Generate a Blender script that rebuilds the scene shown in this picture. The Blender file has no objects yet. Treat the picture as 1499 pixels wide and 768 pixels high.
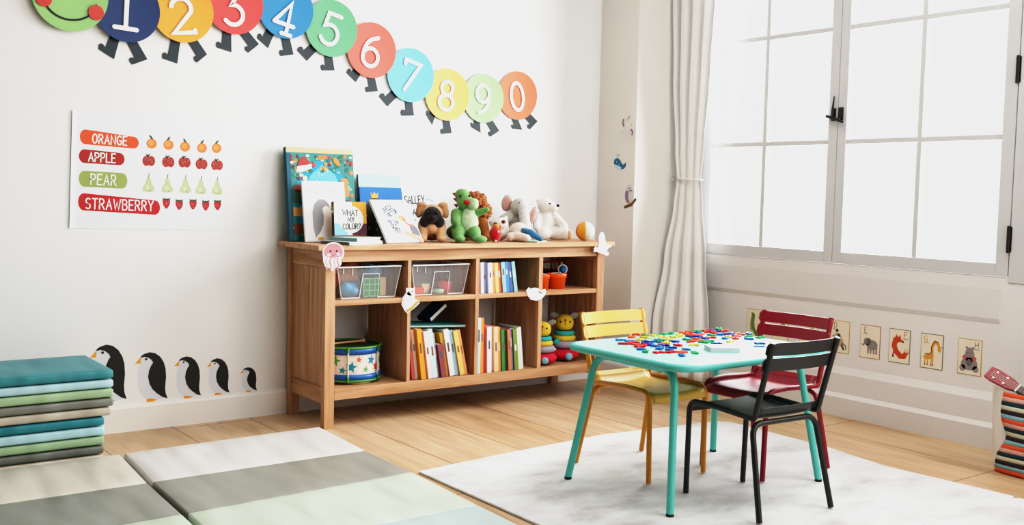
import bpy, bmesh, math, random
from mathutils import Vector, Matrix, Euler
random.seed(7)
PI = math.pi
COL = bpy.context.scene.collection
SC = bpy.context.scene

# ------------------------------------------------------------------ materials
def lin(c):
    if isinstance(c, str):
        c = c.lstrip('#'); c = tuple(int(c[i:i+2], 16)/255 for i in (0, 2, 4))
    return tuple((x/12.92 if x <= .04045 else ((x+.055)/1.055)**2.4) for x in c[:3]) + (1.0,)

MATS = {}
def M(col, rough=.6, noise=.06, scale=30., bump=0., bscale=None, metal=0., coat=0., sheen=0., stretch=None, key=None, spec=.5, bdist=.01, bdet=5):
    k = key or (str(col), rough, noise, scale, bump, bscale, metal, coat, sheen, str(stretch), spec)
    if k in MATS: return MATS[k]
    m = bpy.data.materials.new('mat_%d' % len(MATS)); m.use_nodes = True
    nt = m.node_tree; b = nt.nodes['Principled BSDF']
    b.inputs['Roughness'].default_value = rough; b.inputs['Metallic'].default_value = metal
    b.inputs['Specular IOR Level'].default_value = spec
    if coat: b.inputs['Coat Weight'].default_value = coat; b.inputs['Coat Roughness'].default_value = .15
    if sheen: b.inputs['Sheen Weight'].default_value = sheen
    tc = nt.nodes.new('ShaderNodeTexCoord'); mp = nt.nodes.new('ShaderNodeMapping')
    nt.links.new(tc.outputs['Object'], mp.inputs['Vector'])
    if stretch: mp.inputs['Scale'].default_value = stretch
    n = nt.nodes.new('ShaderNodeTexNoise'); n.inputs['Scale'].default_value = scale; n.inputs['Detail'].default_value = 4
    nt.links.new(mp.outputs['Vector'], n.inputs['Vector'])
    L = lin(col)
    r = nt.nodes.new('ShaderNodeValToRGB')
    r.color_ramp.elements[0].position = .3; r.color_ramp.elements[1].position = .7
    r.color_ramp.elements[0].color = tuple(x*(1-noise) for x in L[:3])+(1,)
    r.color_ramp.elements[1].color = tuple(min(1, x*(1+noise)) for x in L[:3])+(1,)
    nt.links.new(n.outputs['Fac'], r.inputs['Fac']); nt.links.new(r.outputs['Color'], b.inputs['Base Color'])
    if bump:
        n2 = nt.nodes.new('ShaderNodeTexNoise'); n2.inputs['Scale'].default_value = bscale or scale*2
        n2.inputs['Detail'].default_value = bdet
        nt.links.new(mp.outputs['Vector'], n2.inputs['Vector'])
        bp = nt.nodes.new('ShaderNodeBump'); bp.inputs['Strength'].default_value = bump; bp.inputs['Distance'].default_value = bdist
        nt.links.new(n2.outputs['Fac'], bp.inputs['Height']); nt.links.new(bp.outputs['Normal'], b.inputs['Normal'])
    MATS[k] = m
    return m

def paper(col): return M(col, rough=.55, noise=.015, scale=12)
def plush(col): return M(col, rough=.95, noise=.12, scale=90, bump=.6, bscale=220, sheen=.3)
def cloth(col): return M(col, rough=.9, noise=.05, scale=120, bump=.25, bscale=400)
def plastic(col): return M(col, rough=.32, noise=.02, scale=8)
def metalpaint(col): return M(col, rough=.38, noise=.02, scale=14, spec=.5)

def wood(axis, light, dark, rough=.5, s=1.0):
    k = ('wood', axis, light, dark, s)
    if k in MATS: return MATS[k]
    m = bpy.data.materials.new('wood_' + axis); m.use_nodes = True
    nt = m.node_tree; b = nt.nodes['Principled BSDF']; b.inputs['Roughness'].default_value = rough
    tc = nt.nodes.new('ShaderNodeTexCoord'); mp = nt.nodes.new('ShaderNodeMapping')
    sc = {'x': (.9, 14, 14), 'y': (14, .9, 14), 'z': (14, 14, .9)}[axis]
    mp.inputs['Scale'].default_value = tuple(v*s for v in sc)
    nt.links.new(tc.outputs['Object'], mp.inputs['Vector'])
    n = nt.nodes.new('ShaderNodeTexNoise'); n.inputs['Scale'].default_value = 3; n.inputs['Detail'].default_value = 7; n.inputs['Distortion'].default_value = .6
    nt.links.new(mp.outputs['Vector'], n.inputs['Vector'])
    r = nt.nodes.new('ShaderNodeValToRGB')
    r.color_ramp.elements[0].position = .32; r.color_ramp.elements[1].position = .66
    r.color_ramp.elements[0].color = lin(dark); r.color_ramp.elements[1].color = lin(light)
    nt.links.new(n.outputs['Fac'], r.inputs['Fac']); nt.links.new(r.outputs['Color'], b.inputs['Base Color'])
    bp = nt.nodes.new('ShaderNodeBump'); bp.inputs['Strength'].default_value = .08; bp.inputs['Distance'].default_value = .004
    nt.links.new(n.outputs['Fac'], bp.inputs['Height']); nt.links.new(bp.outputs['Normal'], b.inputs['Normal'])
    MATS[k] = m
    return m

# ------------------------------------------------------------------ mesh builder
class MB:
    def __init__(s): s.v = []; s.f = []; s.m = []
    def mi(s, mat):
        if mat not in s.m: s.m.append(mat)
        return s.m.index(mat)
    def add(s, vs, fs, mat, smooth=False, xf=None):
        o = len(s.v); k = s.mi(mat)
        for p in vs:
            p = Vector(p)
            s.v.append(xf @ p if xf is not None else p)
        for f in fs: s.f.append(([o+i for i in f], k, smooth))
        return s
    def box(s, x0, x1, y0, y1, z0, z1, mat, xf=None):
        vs = [(x, y, z) for z in (z0, z1) for y in (y0, y1) for x in (x0, x1)]
        return s.add(vs, [(0, 2, 3, 1), (4, 5, 7, 6), (0, 1, 5, 4), (2, 6, 7, 3), (0, 4, 6, 2), (1, 3, 7, 5)], mat, False, xf)
    def hexa(s, b, t, mat):   # bottom 4 points ccw, top 4 points
        return s.add(list(b)+list(t), [(3, 2, 1, 0), (4, 5, 6, 7), (0, 1, 5, 4), (1, 2, 6, 5), (2, 3, 7, 6), (3, 0, 4, 7)], mat)
    def tube(s, path, r, mat, n=12, caps=True, closed=False, xf=None):
        P = [Vector(p) for p in path]; N = len(P)
        R = r if isinstance(r, (list, tuple)) else [r]*N
        vs = []; nrm = None
        for i in range(N):
            if closed: t = (P[(i+1) % N]-P[i-1]).normalized()
            else: t = (P[min(i+1, N-1)]-P[max(i-1, 0)]).normalized()
            if nrm is None:
                a = Vector((0, 0, 1)) if abs(t.z) < .9 else Vector((1, 0, 0))
                nrm = t.cross(a).normalized()
            nrm = (nrm - t*nrm.dot(t)).normalized(); bn = t.cross(nrm)
            for k in range(n):
                a = 2*PI*k/n; vs.append(P[i]+(nrm*math.cos(a)+bn*math.sin(a))*R[i])
        fs = []
        for i in range(N if closed else N-1):
            j = (i+1) % N
            for k in range(n):
                l = (k+1) % n; fs.append((i*n+k, i*n+l, j*n+l, j*n+k))
        s.add(vs, fs, mat, True, xf)
        if caps and not closed:
            s.add(vs[:n], [tuple(reversed(range(n)))], mat, False, xf); s.add(vs[-n:], [tuple(range(n))], mat, False, xf)
        return s
    def lathe(s, prof, mat, n=28, c=(0, 0, 0), smooth=True, xf=None):
        vs = []
        for r, z in prof:
            for k in range(n):
                a = 2*PI*k/n; vs.append((c[0]+r*math.cos(a), c[1]+r*math.sin(a), c[2]+z))
        fs = [(i*n+k, i*n+(k+1) % n, (i+1)*n+(k+1) % n, (i+1)*n+k) for i in range(len(prof)-1) for k in range(n)]
        return s.add(vs, fs, mat, smooth, xf)
    def ell(s, c, r, mat, rot=None, nu=20, nv=12, xf=None):
        if isinstance(r, (int, float)): r = (r, r, r)
        Rm = Euler(rot).to_matrix() if rot else Matrix.Identity(3)
        vs = []
        for j in range(nv+1):
            p = PI*j/nv
            for i in range(nu):
                a = 2*PI*i/nu
                vs.append(Vector(c)+Rm @ Vector((r[0]*math.sin(p)*math.cos(a), r[1]*math.sin(p)*math.sin(a), r[2]*math.cos(p))))
        fs = [((j+1)*nu+i, (j+1)*nu+(i+1) % nu, j*nu+(i+1) % nu, j*nu+i) for j in range(nv) for i in range(nu)]
        return s.add(vs, fs, mat, True, xf)
    def torus(s, c, R, r, mat, n=28, m=10, xf=None, sq=1.):
        path = [(c[0]+R*math.cos(2*PI*i/n), c[1]+R*math.sin(2*PI*i/n), c[2]) for i in range(n)]
        return s.tube(path, r, mat, m, closed=True, xf=xf)
    # flat art: u,v in the XZ plane, facing -Y, thin layers
    def poly(s, pts, mat, layer=0, eps=.0004, xf=None):
        pts = list(pts); a = sum(pts[i][0]*pts[(i+1) % len(pts)][1]-pts[(i+1) % len(pts)][0]*pts[i][1] for i in range(len(pts)))
        if a < 0: pts.reverse()
        return s.add([(u, -layer*eps, v) for u, v in pts], [tuple(range(len(pts)))], mat, False, xf)
    def tab(s, mat):      # dab of adhesive behind a sticker
        return s.box(-.002, .002, -.0001, .003, -.002, .002, mat)
    def plate(s, pts, mat, th=.0015, xf=None, y0=.0012):
        pts = list(pts); n = len(pts)
        a = sum(pts[i][0]*pts[(i+1) % n][1]-pts[(i+1) % n][0]*pts[i][1] for i in range(n))
        if a < 0: pts.reverse()
        vs = [(u, y0-th, v) for u, v in pts]+[(u, y0, v) for u, v in pts]
        fs = [tuple(range(n)), tuple(reversed(range(n, 2*n)))]+[(i, n+i, n+(i+1) % n, (i+1) % n) for i in range(n)]
        return s.add(vs, fs, mat, False, xf)
    def disc(s, u, v, r, mat, layer=0, n=32, eps=.0004, ry=None, rot=0, xf=None):
        ry = r if ry is None else ry; c, q = math.cos(rot), math.sin(rot)
        return s.poly([(u+c*r*math.cos(2*PI*i/n)-q*ry*math.sin(2*PI*i/n), v+q*r*math.cos(2*PI*i/n)+c*ry*math.sin(2*PI*i/n)) for i in range(n)], mat, layer, eps, xf)
    def stroke(s, pts, w, mat, layer=0, eps=.0004, xf=None, caps=True):
        P = []
        for p in pts:
            p = Vector((p[0], p[1]))
            if not P or (p-P[-1]).length > 1e-6: P.append(p)
        n = len(P); h = w/2
        if n < 2: return s
        s.k = getattr(s, 'k', 0)+1; ly = layer+.06*(s.k % 9)
        closed = (P[0]-P[-1]).length < 1e-5
        D = [(P[i+1]-P[i]).normalized() for i in range(n-1)]
        Lf = []; Rt = []
        for i in range(n):
            a = D[i-1] if i > 0 else (D[-1] if closed else D[0]); b = D[i] if i < n-1 else (D[0] if closed else D[-1])
            t = (a+b)
            t = t.normalized() if t.length > .2 else b
            nn = Vector((-t.y, t.x)); c = max(.5, nn.dot(Vector((-b.y, b.x))))
            Lf.append(P[i]+nn*h/c); Rt.append(P[i]-nn*h/c)
        vs = [(p.x, -ly*eps, p.y) for p in Lf]+[(p.x, -ly*eps, p.y) for p in Rt]
        s.add(vs, [(i, n+i, n+i+1, i+1) for i in range(n-1)], mat, False, xf)
        if caps and not closed:
            for p, d in ((P[0], -D[0]), (P[-1], D[-1])):
                a0 = math.atan2(d.y, d.x)
                s.poly([(p.x+h*math.cos(a0-PI/2+PI*k/8), p.y+h*math.sin(a0-PI/2+PI*k/8)) for k in range(9)], mat, ly, eps, xf)
        return s
    def text(s, txt, u, v, h, w, mat, layer=1, rot=0, cond=1., gap=.22, eps=.0004, xf=None, align='c'):
        tot = sum((GLY[c][0] if c in GLY else .35)*cond*h+gap*h for c in txt)-gap*h
        x = -tot/2 if align == 'c' else 0; c0, s0 = math.cos(rot), math.sin(rot)
        for c in txt:
            if c in GLY:
                gw, st = GLY[c]
                for p in st:
                    s.stroke([(u+c0*(x+a*h*cond)-s0*(b-.5)*h, v+s0*(x+a*h*cond)+c0*(b-.5)*h) for a, b in p], w, mat, layer, eps, xf)
                x += gw*h*cond+gap*h
            else: x += (.35*cond+gap)*h
        return s
    def build(s, name, parent=None, loc=(0, 0, 0), rot=(0, 0, 0), bevel=0, seg=2, sub=0, merge=False):
        me = bpy.data.meshes.new(name)
        me.from_pydata([tuple(p) for p in s.v], [], [f[0] for f in s.f])
        for m in s.m: me.materials.append(m)
        for p, f in zip(me.polygons, s.f): p.material_index = f[1]; p.use_smooth = f[2]
        if merge:
            bm = bmesh.new(); bm.from_mesh(me); bmesh.ops.remove_doubles(bm, verts=bm.verts, dist=1e-5); bm.to_mesh(me); bm.free()
        me.update()
        o = bpy.data.objects.new(name, me); COL.objects.link(o)
        if parent is not None: o.parent = parent
        o.location = loc; o.rotation_euler = rot
        if bevel:
            b = o.modifiers.new('bevel', 'BEVEL'); b.width = bevel; b.segments = seg; b.limit_method = 'ANGLE'; b.angle_limit = .7
        if sub:
            b = o.modifiers.new('sub', 'SUBSURF'); b.levels = sub; b.render_levels = sub
        return o

def arc(cx, cy, rx, ry, a0, a1, n=10):
    return [(cx+rx*math.cos(math.radians(a0+(a1-a0)*i/n)), cy+ry*math.sin(math.radians(a0+(a1-a0)*i/n))) for i in range(n+1)]
GLY = {
 'A': (.62, [[(0, 0), (.31, 1), (.62, 0)], [(.13, .36), (.5, .36)]]),
 'B': (.55, [[(0, 0), (0, 1), (.3, 1)]+arc(.3, .77, .2, .23, 90, -90, 8)+[(0, .54)], [(.3, .54)]+arc(.3, .27, .25, .27, 90, -90, 8)+[(0, 0)]]),
 'C': (.55, [arc(.32, .5, .32, .5, 50, 310, 16)]),
 'D': (.58, [[(0, 0), (0, 1), (.2, 1)]+arc(.2, .5, .38, .5, 90, -90, 12)+[(0, 0)]]),
 'E': (.5, [[(.5, 1), (0, 1), (0, 0), (.5, 0)], [(0, .52), (.42, .52)]]),
 'F': (.5, [[(.5, 1), (0, 1), (0, 0)], [(0, .52), (.42, .52)]]),
 'G': (.6, [arc(.33, .5, .33, .5, 50, 320, 16)+[(.6, .45), (.35, .45)]]),
 'H': (.58, [[(0, 0), (0, 1)], [(.58, 0), (.58, 1)], [(0, .5), (.58, .5)]]),
 'I': (.06, [[(.03, 0), (.03, 1)]]),
 'K': (.55, [[(0, 0), (0, 1)], [(.52, 1), (0, .42)], [(.16, .58), (.55, 0)]]),
 'L': (.48, [[(0, 1), (0, 0), (.48, 0)]]),
 'M': (.7, [[(0, 0), (.04, 1), (.35, .35), (.66, 1), (.7, 0)]]),
 'N': (.58, [[(0, 0), (0, 1), (.58, 0), (.58, 1)]]),
 'O': (.6, [arc(.3, .5, .3, .5, 90, 450, 20)]),
 'P': (.52, [[(0, 0), (0, 1), (.26, 1)]+arc(.26, .74, .26, .26, 90, -90, 8)+[(0, .48)]]),
 'R': (.56, [[(0, 0), (0, 1), (.26, 1)]+arc(.26, .75, .25, .25, 90, -90, 8)+[(0, .5)], [(.24, .5), (.56, 0)]]),
 'S': (.52, [arc(.27, .75, .25, .25, 40, 270, 10)+arc(.26, .25, .26, .25, 90, -140, 10)]),
 'T': (.58, [[(0, 1), (.58, 1)], [(.29, 1), (.29, 0)]]),
 'U': (.56, [[(0, 1), (0, .3)]+arc(.28, .3, .28, .3, 180, 360, 10)+[(.56, 1)]]),
 'V': (.6, [[(0, 1), (.3, 0), (.6, 1)]]),
 'W': (.8, [[(0, 1), (.2, 0), (.4, .75), (.6, 0), (.8, 1)]]),
 'X': (.58, [[(0, 0), (.58, 1)], [(0, 1), (.58, 0)]]),
 'Y': (.58, [[(0, 1), (.29, .5), (.58, 1)], [(.29, .5), (.29, 0)]]),
 'Z': (.56, [[(0, 1), (.56, 1), (0, 0), (.56, 0)]]),
 '?': (.46, [arc(.23, .75, .23, .25, 170, -60, 10)+[(.23, .42), (.23, .28)], [(.23, .02), (.23, .04)]]),
 '1': (.62, [[(.06, .88), (.31, 1), (.31, 0)], [(0, 0), (.62, 0)]]),
 '2': (.64, [arc(.32, .7, .3, .3, 165, -20, 12)+[(.02, 0), (.66, 0), (.66, .06)]]),
 '3': (.6, [[(.06, 1), (.54, 1), (.26, .6)]+arc(.27, .3, .31, .3, 85, -150, 12)]),
 '4': (.66, [[(.46, 0), (.46, 1), (0, .3)], [(0, .3), (.66, .3)], [(.3, 0), (.62, 0)]]),
 '5': (.58, [[(.56, 1), (.12, 1), (.06, .58)]+arc(.26, .32, .31, .32, 110, -150, 12)]),
 '6': (.6, [[(.5, 1)]+arc(.48, .34, .46, .62, 95, 172, 8)+[(.02, .32)], arc(.3, .3, .29, .3, 165, 525, 18)]),
 '7': (.6, [[(0, .86), (0, 1), (.6, 1), (.2, 0)]]),
 '8': (.58, [arc(.29, .76, .23, .24, 270, 630, 16), arc(.29, .26, .29, .26, 90, 450, 18)]),
 '9': (.58, [arc(.29, .7, .28, .3, 0, 360, 18), [(.57, .7)]+arc(.1, .62, .47, .62, 0, -85, 8)]),
 '0': (.56, [arc(.28, .5, .28, .5, 90, 450, 22)]),
}

def fillet(pts, r, n=6):
    P = [Vector(p) for p in pts]; out = [P[0]]
    for i in range(1, len(P)-1):
        a, b, c = P[i-1], P[i], P[i+1]
        rr = r[i-1] if isinstance(r, (list, tuple)) else r
        u = (a-b); v = (c-b); d = min(rr, u.length*.49, v.length*.49); u.normalize(); v.normalize()
        p, q = b+u*d, b+v*d
        for k in range(n+1):
            t = k/n; out.append((p*(1-t)+b*t)*(1-t)+(b*(1-t)+q*t)*t)
    out.append(P[-1]); return out

def rrect(x0, x1, y0, y1, r, n=6):
    out = []
    for cx, cy, a in ((x1-r, y0+r, -90), (x1-r, y1-r, 0), (x0+r, y1-r, 90), (x0+r, y0+r, 180)):
        out += arc(cx, cy, r, r, a, a+90, n)
    return out

# ------------------------------------------------------------------ objects
def tag(o, label=None, cat=None, group=None, kind=None):
    if label: o['label'] = label
    if cat: o['category'] = cat
    if group: o['group'] = group
    if kind: o['kind'] = kind
    return o
def thing(name, label, cat, loc=(0, 0, 0), rz=0, group=None, rot=None):
    o = bpy.data.objects.new(name, None); COL.objects.link(o); o.empty_display_size = .05
    o.location = loc; o.rotation_euler = rot or (0, 0, rz)
    return tag(o, label, cat, group)
def struct(o, label, cat='structure'): return tag(o, label, cat, kind='structure')

def blob(parts, mat, name, parent=None, voxel=.006, smooth=4, noise=0, nscale=60):
    """ellipsoids ('e',c,r,rot) and tapered capsules ('c',a,b,ra,rb) fused into one skin"""
    mb = MB()
    for p in parts:
        if p[0] == 'e': mb.ell(p[1], p[2], mat, p[3] if len(p) > 3 else None, 18, 10)
        else:
            a, b, ra, rb = Vector(p[1]), Vector(p[2]), p[3], p[4]
            n = 8
            for i in range(n+1):
                t = i/n; mb.ell(a.lerp(b, t), ra+(rb-ra)*t, mat, None, 14, 8)
    o = mb.build('tmp'); r = o.modifiers.new('r', 'REMESH'); r.mode = 'VOXEL'; r.voxel_size = voxel
    s = o.modifiers.new('s', 'SMOOTH'); s.iterations = smooth; s.factor = .5
    dg = bpy.context.evaluated_depsgraph_get(); me = bpy.data.meshes.new_from_object(o.evaluated_get(dg))
    bpy.data.objects.remove(o, do_unlink=True)
    me.name = name; me.materials.clear(); me.materials.append(mat)
    if noise:
        from mathutils import noise as NZ
        for v in me.vertices:
            v.co += v.normal*noise*NZ.noise(v.co*nscale)
    for p in me.polygons: p.use_smooth = True
    ob = bpy.data.objects.new(name, me); COL.objects.link(ob)
    if parent is not None: ob.parent = parent
    return ob
# ------------------------------------------------------------------ camera
R_ = Vector((0.802965, -0.595575, 0.022948)); 
yaw, pitch, roll = -0.6405, -0.0673, 0.0230
F_ = Vector((-math.sin(yaw)*math.cos(pitch), math.cos(yaw)*math.cos(pitch), math.sin(pitch)))
R0 = Vector((math.cos(yaw), math.sin(yaw), 0)); U0 = R0.cross(F_)
R_ = R0*math.cos(roll)+U0*math.sin(roll); U_ = -R0*math.sin(roll)+U0*math.cos(roll)
cd = bpy.data.cameras.new('camera'); cam = bpy.data.objects.new('camera', cd); COL.objects.link(cam)
cam.matrix_world = Matrix(((R_.x, U_.x, -F_.x, -1.9949), (R_.y, U_.y, -F_.y, -4.4141), (R_.z, U_.z, -F_.z, 1.0413), (0, 0, 0, 1)))
cd.sensor_fit = 'HORIZONTAL'; cd.sensor_width = 36; cd.lens = 1511.2246/1499*36
cd.clip_start = .05
SC.camera = cam

# ------------------------------------------------------------------ room
XW = 2.259; XC = 1.8827; PY = -.3047; HC = 2.75; XL = -4.2; YF = -6.5
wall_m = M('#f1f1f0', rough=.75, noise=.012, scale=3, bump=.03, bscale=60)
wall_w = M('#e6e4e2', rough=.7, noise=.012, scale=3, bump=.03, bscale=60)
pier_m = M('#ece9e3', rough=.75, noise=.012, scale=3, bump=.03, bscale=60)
trim_m = M('#f1efec', rough=.45, noise=.01, scale=5)

def floor_mat():
    m = bpy.data.materials.new('oak_floor'); m.use_nodes = True
    nt = m.node_tree; N = nt.nodes.new; b = nt.nodes['Principled BSDF']; b.inputs['Roughness'].default_value = .42
    tc = N('ShaderNodeTexCoord'); mp = N('ShaderNodeMapping'); mp.inputs['Rotation'].default_value = (0, 0, PI/2)
    nt.links.new(tc.outputs['Object'], mp.inputs['Vector'])
    br = N('ShaderNodeTexBrick'); br.offset = .37; br.inputs['Scale'].default_value = 1
    br.inputs['Brick Width'].default_value = 2.3; br.inputs['Row Height'].default_value = .35
    br.inputs['Mortar Size'].default_value = .0028; br.inputs['Mortar Smooth'].default_value = .3; br.inputs['Bias'].default_value = 0
    br.inputs['Color1'].default_value = lin('#ddc3a4'); br.inputs['Color2'].default_value = lin('#d2b591'); br.inputs['Mortar'].default_value = lin('#7d5636')
    # shift so seams fall at x = .18, .53, .88 ...
    mp.inputs['Location'].default_value = (.94+1.3, .18, 0)
    nt.links.new(mp.outputs['Vector'], br.inputs['Vector'])
    mg = N('ShaderNodeMapping'); mg.inputs['Scale'].default_value = (9, .8, 1)
    nt.links.new(tc.outputs['Object'], mg.inputs['Vector'])
    n = N('ShaderNodeTexNoise'); n.inputs['Scale'].default_value = 2.2; n.inputs['Detail'].default_value = 8; n.inputs['Distortion'].default_value = 1.2
    nt.links.new(mg.outputs['Vector'], n.inputs['Vector'])
    rp = N('ShaderNodeValToRGB'); rp.color_ramp.elements[0].position = .3; rp.color_ramp.elements[1].position = .72
    rp.color_ramp.elements[0].color = lin('#c4a484'); rp.color_ramp.elements[1].color = lin('#ffffff')
    nt.links.new(n.outputs['Fac'], rp.inputs['Fac'])
    n3 = N('ShaderNodeTexNoise'); n3.inputs['Scale'].default_value = 1.1; n3.inputs['Detail'].default_value = 3
    mg2 = N('ShaderNodeMapping'); mg2.inputs['Scale'].default_value = (2.5, .7, 1); nt.links.new(tc.outputs['Object'], mg2.inputs['Vector'])
    nt.links.new(mg2.outputs['Vector'], n3.inputs['Vector'])
    rp3 = N('ShaderNodeValToRGB'); rp3.color_ramp.elements[0].position = .34; rp3.color_ramp.elements[1].position = .5
    rp3.color_ramp.elements[0].color = lin('#ad9071'); rp3.color_ramp.elements[1].color = lin('#ffffff')
    nt.links.new(n3.outputs['Fac'], rp3.inputs['Fac'])
    mx = N('ShaderNodeMix'); mx.data_type = 'RGBA'; mx.blend_type = 'MULTIPLY'; mx.inputs['Factor'].default_value = .55
    nt.links.new(br.outputs['Color'], mx.inputs[6]); nt.links.new(rp.outputs['Color'], mx.inputs[7])
    mx2 = N('ShaderNodeMix'); mx2.data_type = 'RGBA'; mx2.blend_type = 'MULTIPLY'; mx2.inputs['Factor'].default_value = .5
    nt.links.new(mx.outputs[2], mx2.inputs[6]); nt.links.new(rp3.outputs['Color'], mx2.inputs[7])
    nt.links.new(mx2.outputs[2], b.inputs['Base Color'])
    bp = N('ShaderNodeBump'); bp.inputs['Strength'].default_value = .25; bp.inputs['Distance'].default_value = .002; bp.invert = True
    nt.links.new(br.outputs['Fac'], bp.inputs['Height']); nt.links.new(bp.outputs['Normal'], b.inputs['Normal'])
    return m

fl = MB().box(XL-.1, XW+.1, YF, .1, -.06, 0, floor_mat()).build('floor'); struct(fl, 'wide pale oak plank floor of the room', 'floor')
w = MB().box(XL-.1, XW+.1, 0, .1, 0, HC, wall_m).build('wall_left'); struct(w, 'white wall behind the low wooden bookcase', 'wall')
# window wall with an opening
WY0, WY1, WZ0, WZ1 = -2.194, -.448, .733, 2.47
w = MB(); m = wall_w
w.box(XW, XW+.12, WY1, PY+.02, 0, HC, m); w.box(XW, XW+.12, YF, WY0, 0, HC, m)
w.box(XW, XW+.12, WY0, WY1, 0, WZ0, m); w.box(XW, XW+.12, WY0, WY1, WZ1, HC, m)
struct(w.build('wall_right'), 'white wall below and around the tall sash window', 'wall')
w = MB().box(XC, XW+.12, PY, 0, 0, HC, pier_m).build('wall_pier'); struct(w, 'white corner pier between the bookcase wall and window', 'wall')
w = MB().box(XL-.1, XW+.12, YF, .1, HC, HC+.1, M('#d9d6d2', rough=.8, noise=.01, scale=3)).build('ceiling'); struct(w, 'white ceiling', 'ceiling')
w = MB().box(XL-.1, XL, YF, 0, 0, HC, M('#5c5751', rough=.8, noise=.02, scale=3)).build('wall_far_left'); struct(w, 'plain side wall left of the photo', 'wall')

w = MB().box(XL-.1, XW+.12, YF-.1, YF, 0, HC, M('#5c5751', rough=.8, noise=.02, scale=3)).build('wall_back'); struct(w, 'plain wall behind the viewpoint', 'wall')
# baseboards
def prof_run(prof, p0, p1, nrm, mat):
    """profile (d,z) extruded from p0 to p1; d measured along nrm"""
    mb = MB(); n = len(prof); p0 = Vector(p0); p1 = Vector(p1); nr = Vector(nrm)
    vs = [p0+nr*d+Vector((0, 0, z)) for d, z in prof]+[p1+nr*d+Vector((0, 0, z)) for d, z in prof]
    fs = [(i, (i+1) % n, n+(i+1) % n, n+i) for i in range(n)]+[tuple(range(n)), tuple(reversed(range(n, 2*n)))]
    mb.add(vs, fs, mat); return mb
bl = [(0, 0), (.016, 0), (.016, .1), (.012, .112), (0, .116)]
b = prof_run(bl, (XL, 0, 0), (XC, 0, 0), (0, -1, 0), trim_m).build('baseboard_left'); struct(b, 'white baseboard under the penguin stickers', 'baseboard')
brp = [(0, 0), (.026, 0), (.026, .092), (.014, .112), (.012, .205), (.006, .222), (0, .24)]
b = prof_run(brp, (XW, YF, 0), (XW, PY, 0), (-1, 0, 0), M('#e2e0de', rough=.45, noise=.01, scale=5)).build('baseboard_right'); struct(b, 'white stepped baseboard below the window', 'baseboard')
b = prof_run(bl, (XC, PY-.016, 0), (XC, 0, 0), (-1, 0, 0), trim_m); b2 = prof_run(bl, (XC, PY, 0), (XW, PY, 0), (0, -1, 0), trim_m)
b.add(b2.v, [f[0] for f in b2.f], trim_m); struct(b.build('baseboard_pier'), 'white baseboard around the corner pier', 'baseboard')
# apron board below the window: chamfered lower edge catches the floor light
ap = [(0, .535), (.001, .535), (.0065, .555), (0, .68)]
b = prof_run(ap, (XW, -2.17, 0), (XW, PY, 0), (-1, 0, 0), M('#dddbd9', rough=.5, noise=.01, scale=4)); struct(b.build('trim_1'), 'thin white moulding strip on the wall under the window', 'trim')

# window sashes
glass = bpy.data.materials.new('pane_glass'); glass.use_nodes = True
nt = glass.node_tree; nt.nodes.clear(); out = nt.nodes.new('ShaderNodeOutputMaterial'); mx = nt.nodes.new('ShaderNodeMixShader')
tr = nt.nodes.new('ShaderNodeBsdfTransparent'); gl = nt.nodes.new('ShaderNodeBsdfGlossy'); gl.inputs['Roughness'].default_value = .08
fr = nt.nodes.new('ShaderNodeFresnel'); fr.inputs['IOR'].default_value = 1.3
nt.links.new(fr.outputs[0], mx.inputs[0]); nt.links.new(tr.outputs[0], mx.inputs[1]); nt.links.new(gl.outputs[0], mx.inputs[2]); nt.links.new(mx.outputs[0], out.inputs[0])
sash_m = M('#cfd0d0', rough=.4, noise=.01, scale=5)
black_m = M('#23231f', rough=.5, noise=.2, scale=60)
ZB, ZT = .792, 2.41; RZ = [1.3227, 1.8671]
def sash(n, ya, yb, pa, pb, mun, label):     # ya>yb outer edges, pa>pb pane edges, mun = muntin centre
    mb = MB(); x0, x1 = XW-.004, XW+.045
    mb.box(x0, x1, pa, ya, WZ0+.003, WZ1-.003, sash_m); mb.box(x0, x1, yb, pb, WZ0+.003, WZ1-.003, sash_m)
    mb.box(x0, x1, pb, pa, WZ0+.003, ZB, sash_m); mb.box(x0, x1, pb, pa, ZT, WZ1-.003, sash_m)
    fr = struct(mb.build(n, bevel=.003), label, 'window')
    mb = MB(); mb.box(x0+.008, x1-.006, mun-.011, mun+.011, ZB, ZT, sash_m)
    for z in RZ: mb.box(x0+.009, x1-.007, pb, pa, z-.011, z+.011, sash_m)
    mb.build('muntin_grid', fr)
    MB().box(XW+.018, XW+.022, pb-.004, pa+.004, ZB-.004, ZT+.004, glass).build('pane', fr)
    return fr
s1 = sash('window_1', -.45, -1.3155, -.509, -1.2647, -.869, 'left window sash with white grid, half behind the curtain')
s2 = sash('window_2', -1.3175, -2.192, -1.3671, -2.1363, -1.7513, 'right window sash with two black hinges')
for z0, z1 in ((1.542, 1.656), (.838, .951)):
    mb = MB(); mb.tube([(XW-.012, -2.192, z0), (XW-.012, -2.192, z1)], .007, black_m, 10); mb.box(XW-.008, XW-.003, -2.203, -2.181, z0+.004, z1-.004, black_m)
    tag(mb.build('hinge', s2), 'black hinge')
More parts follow.
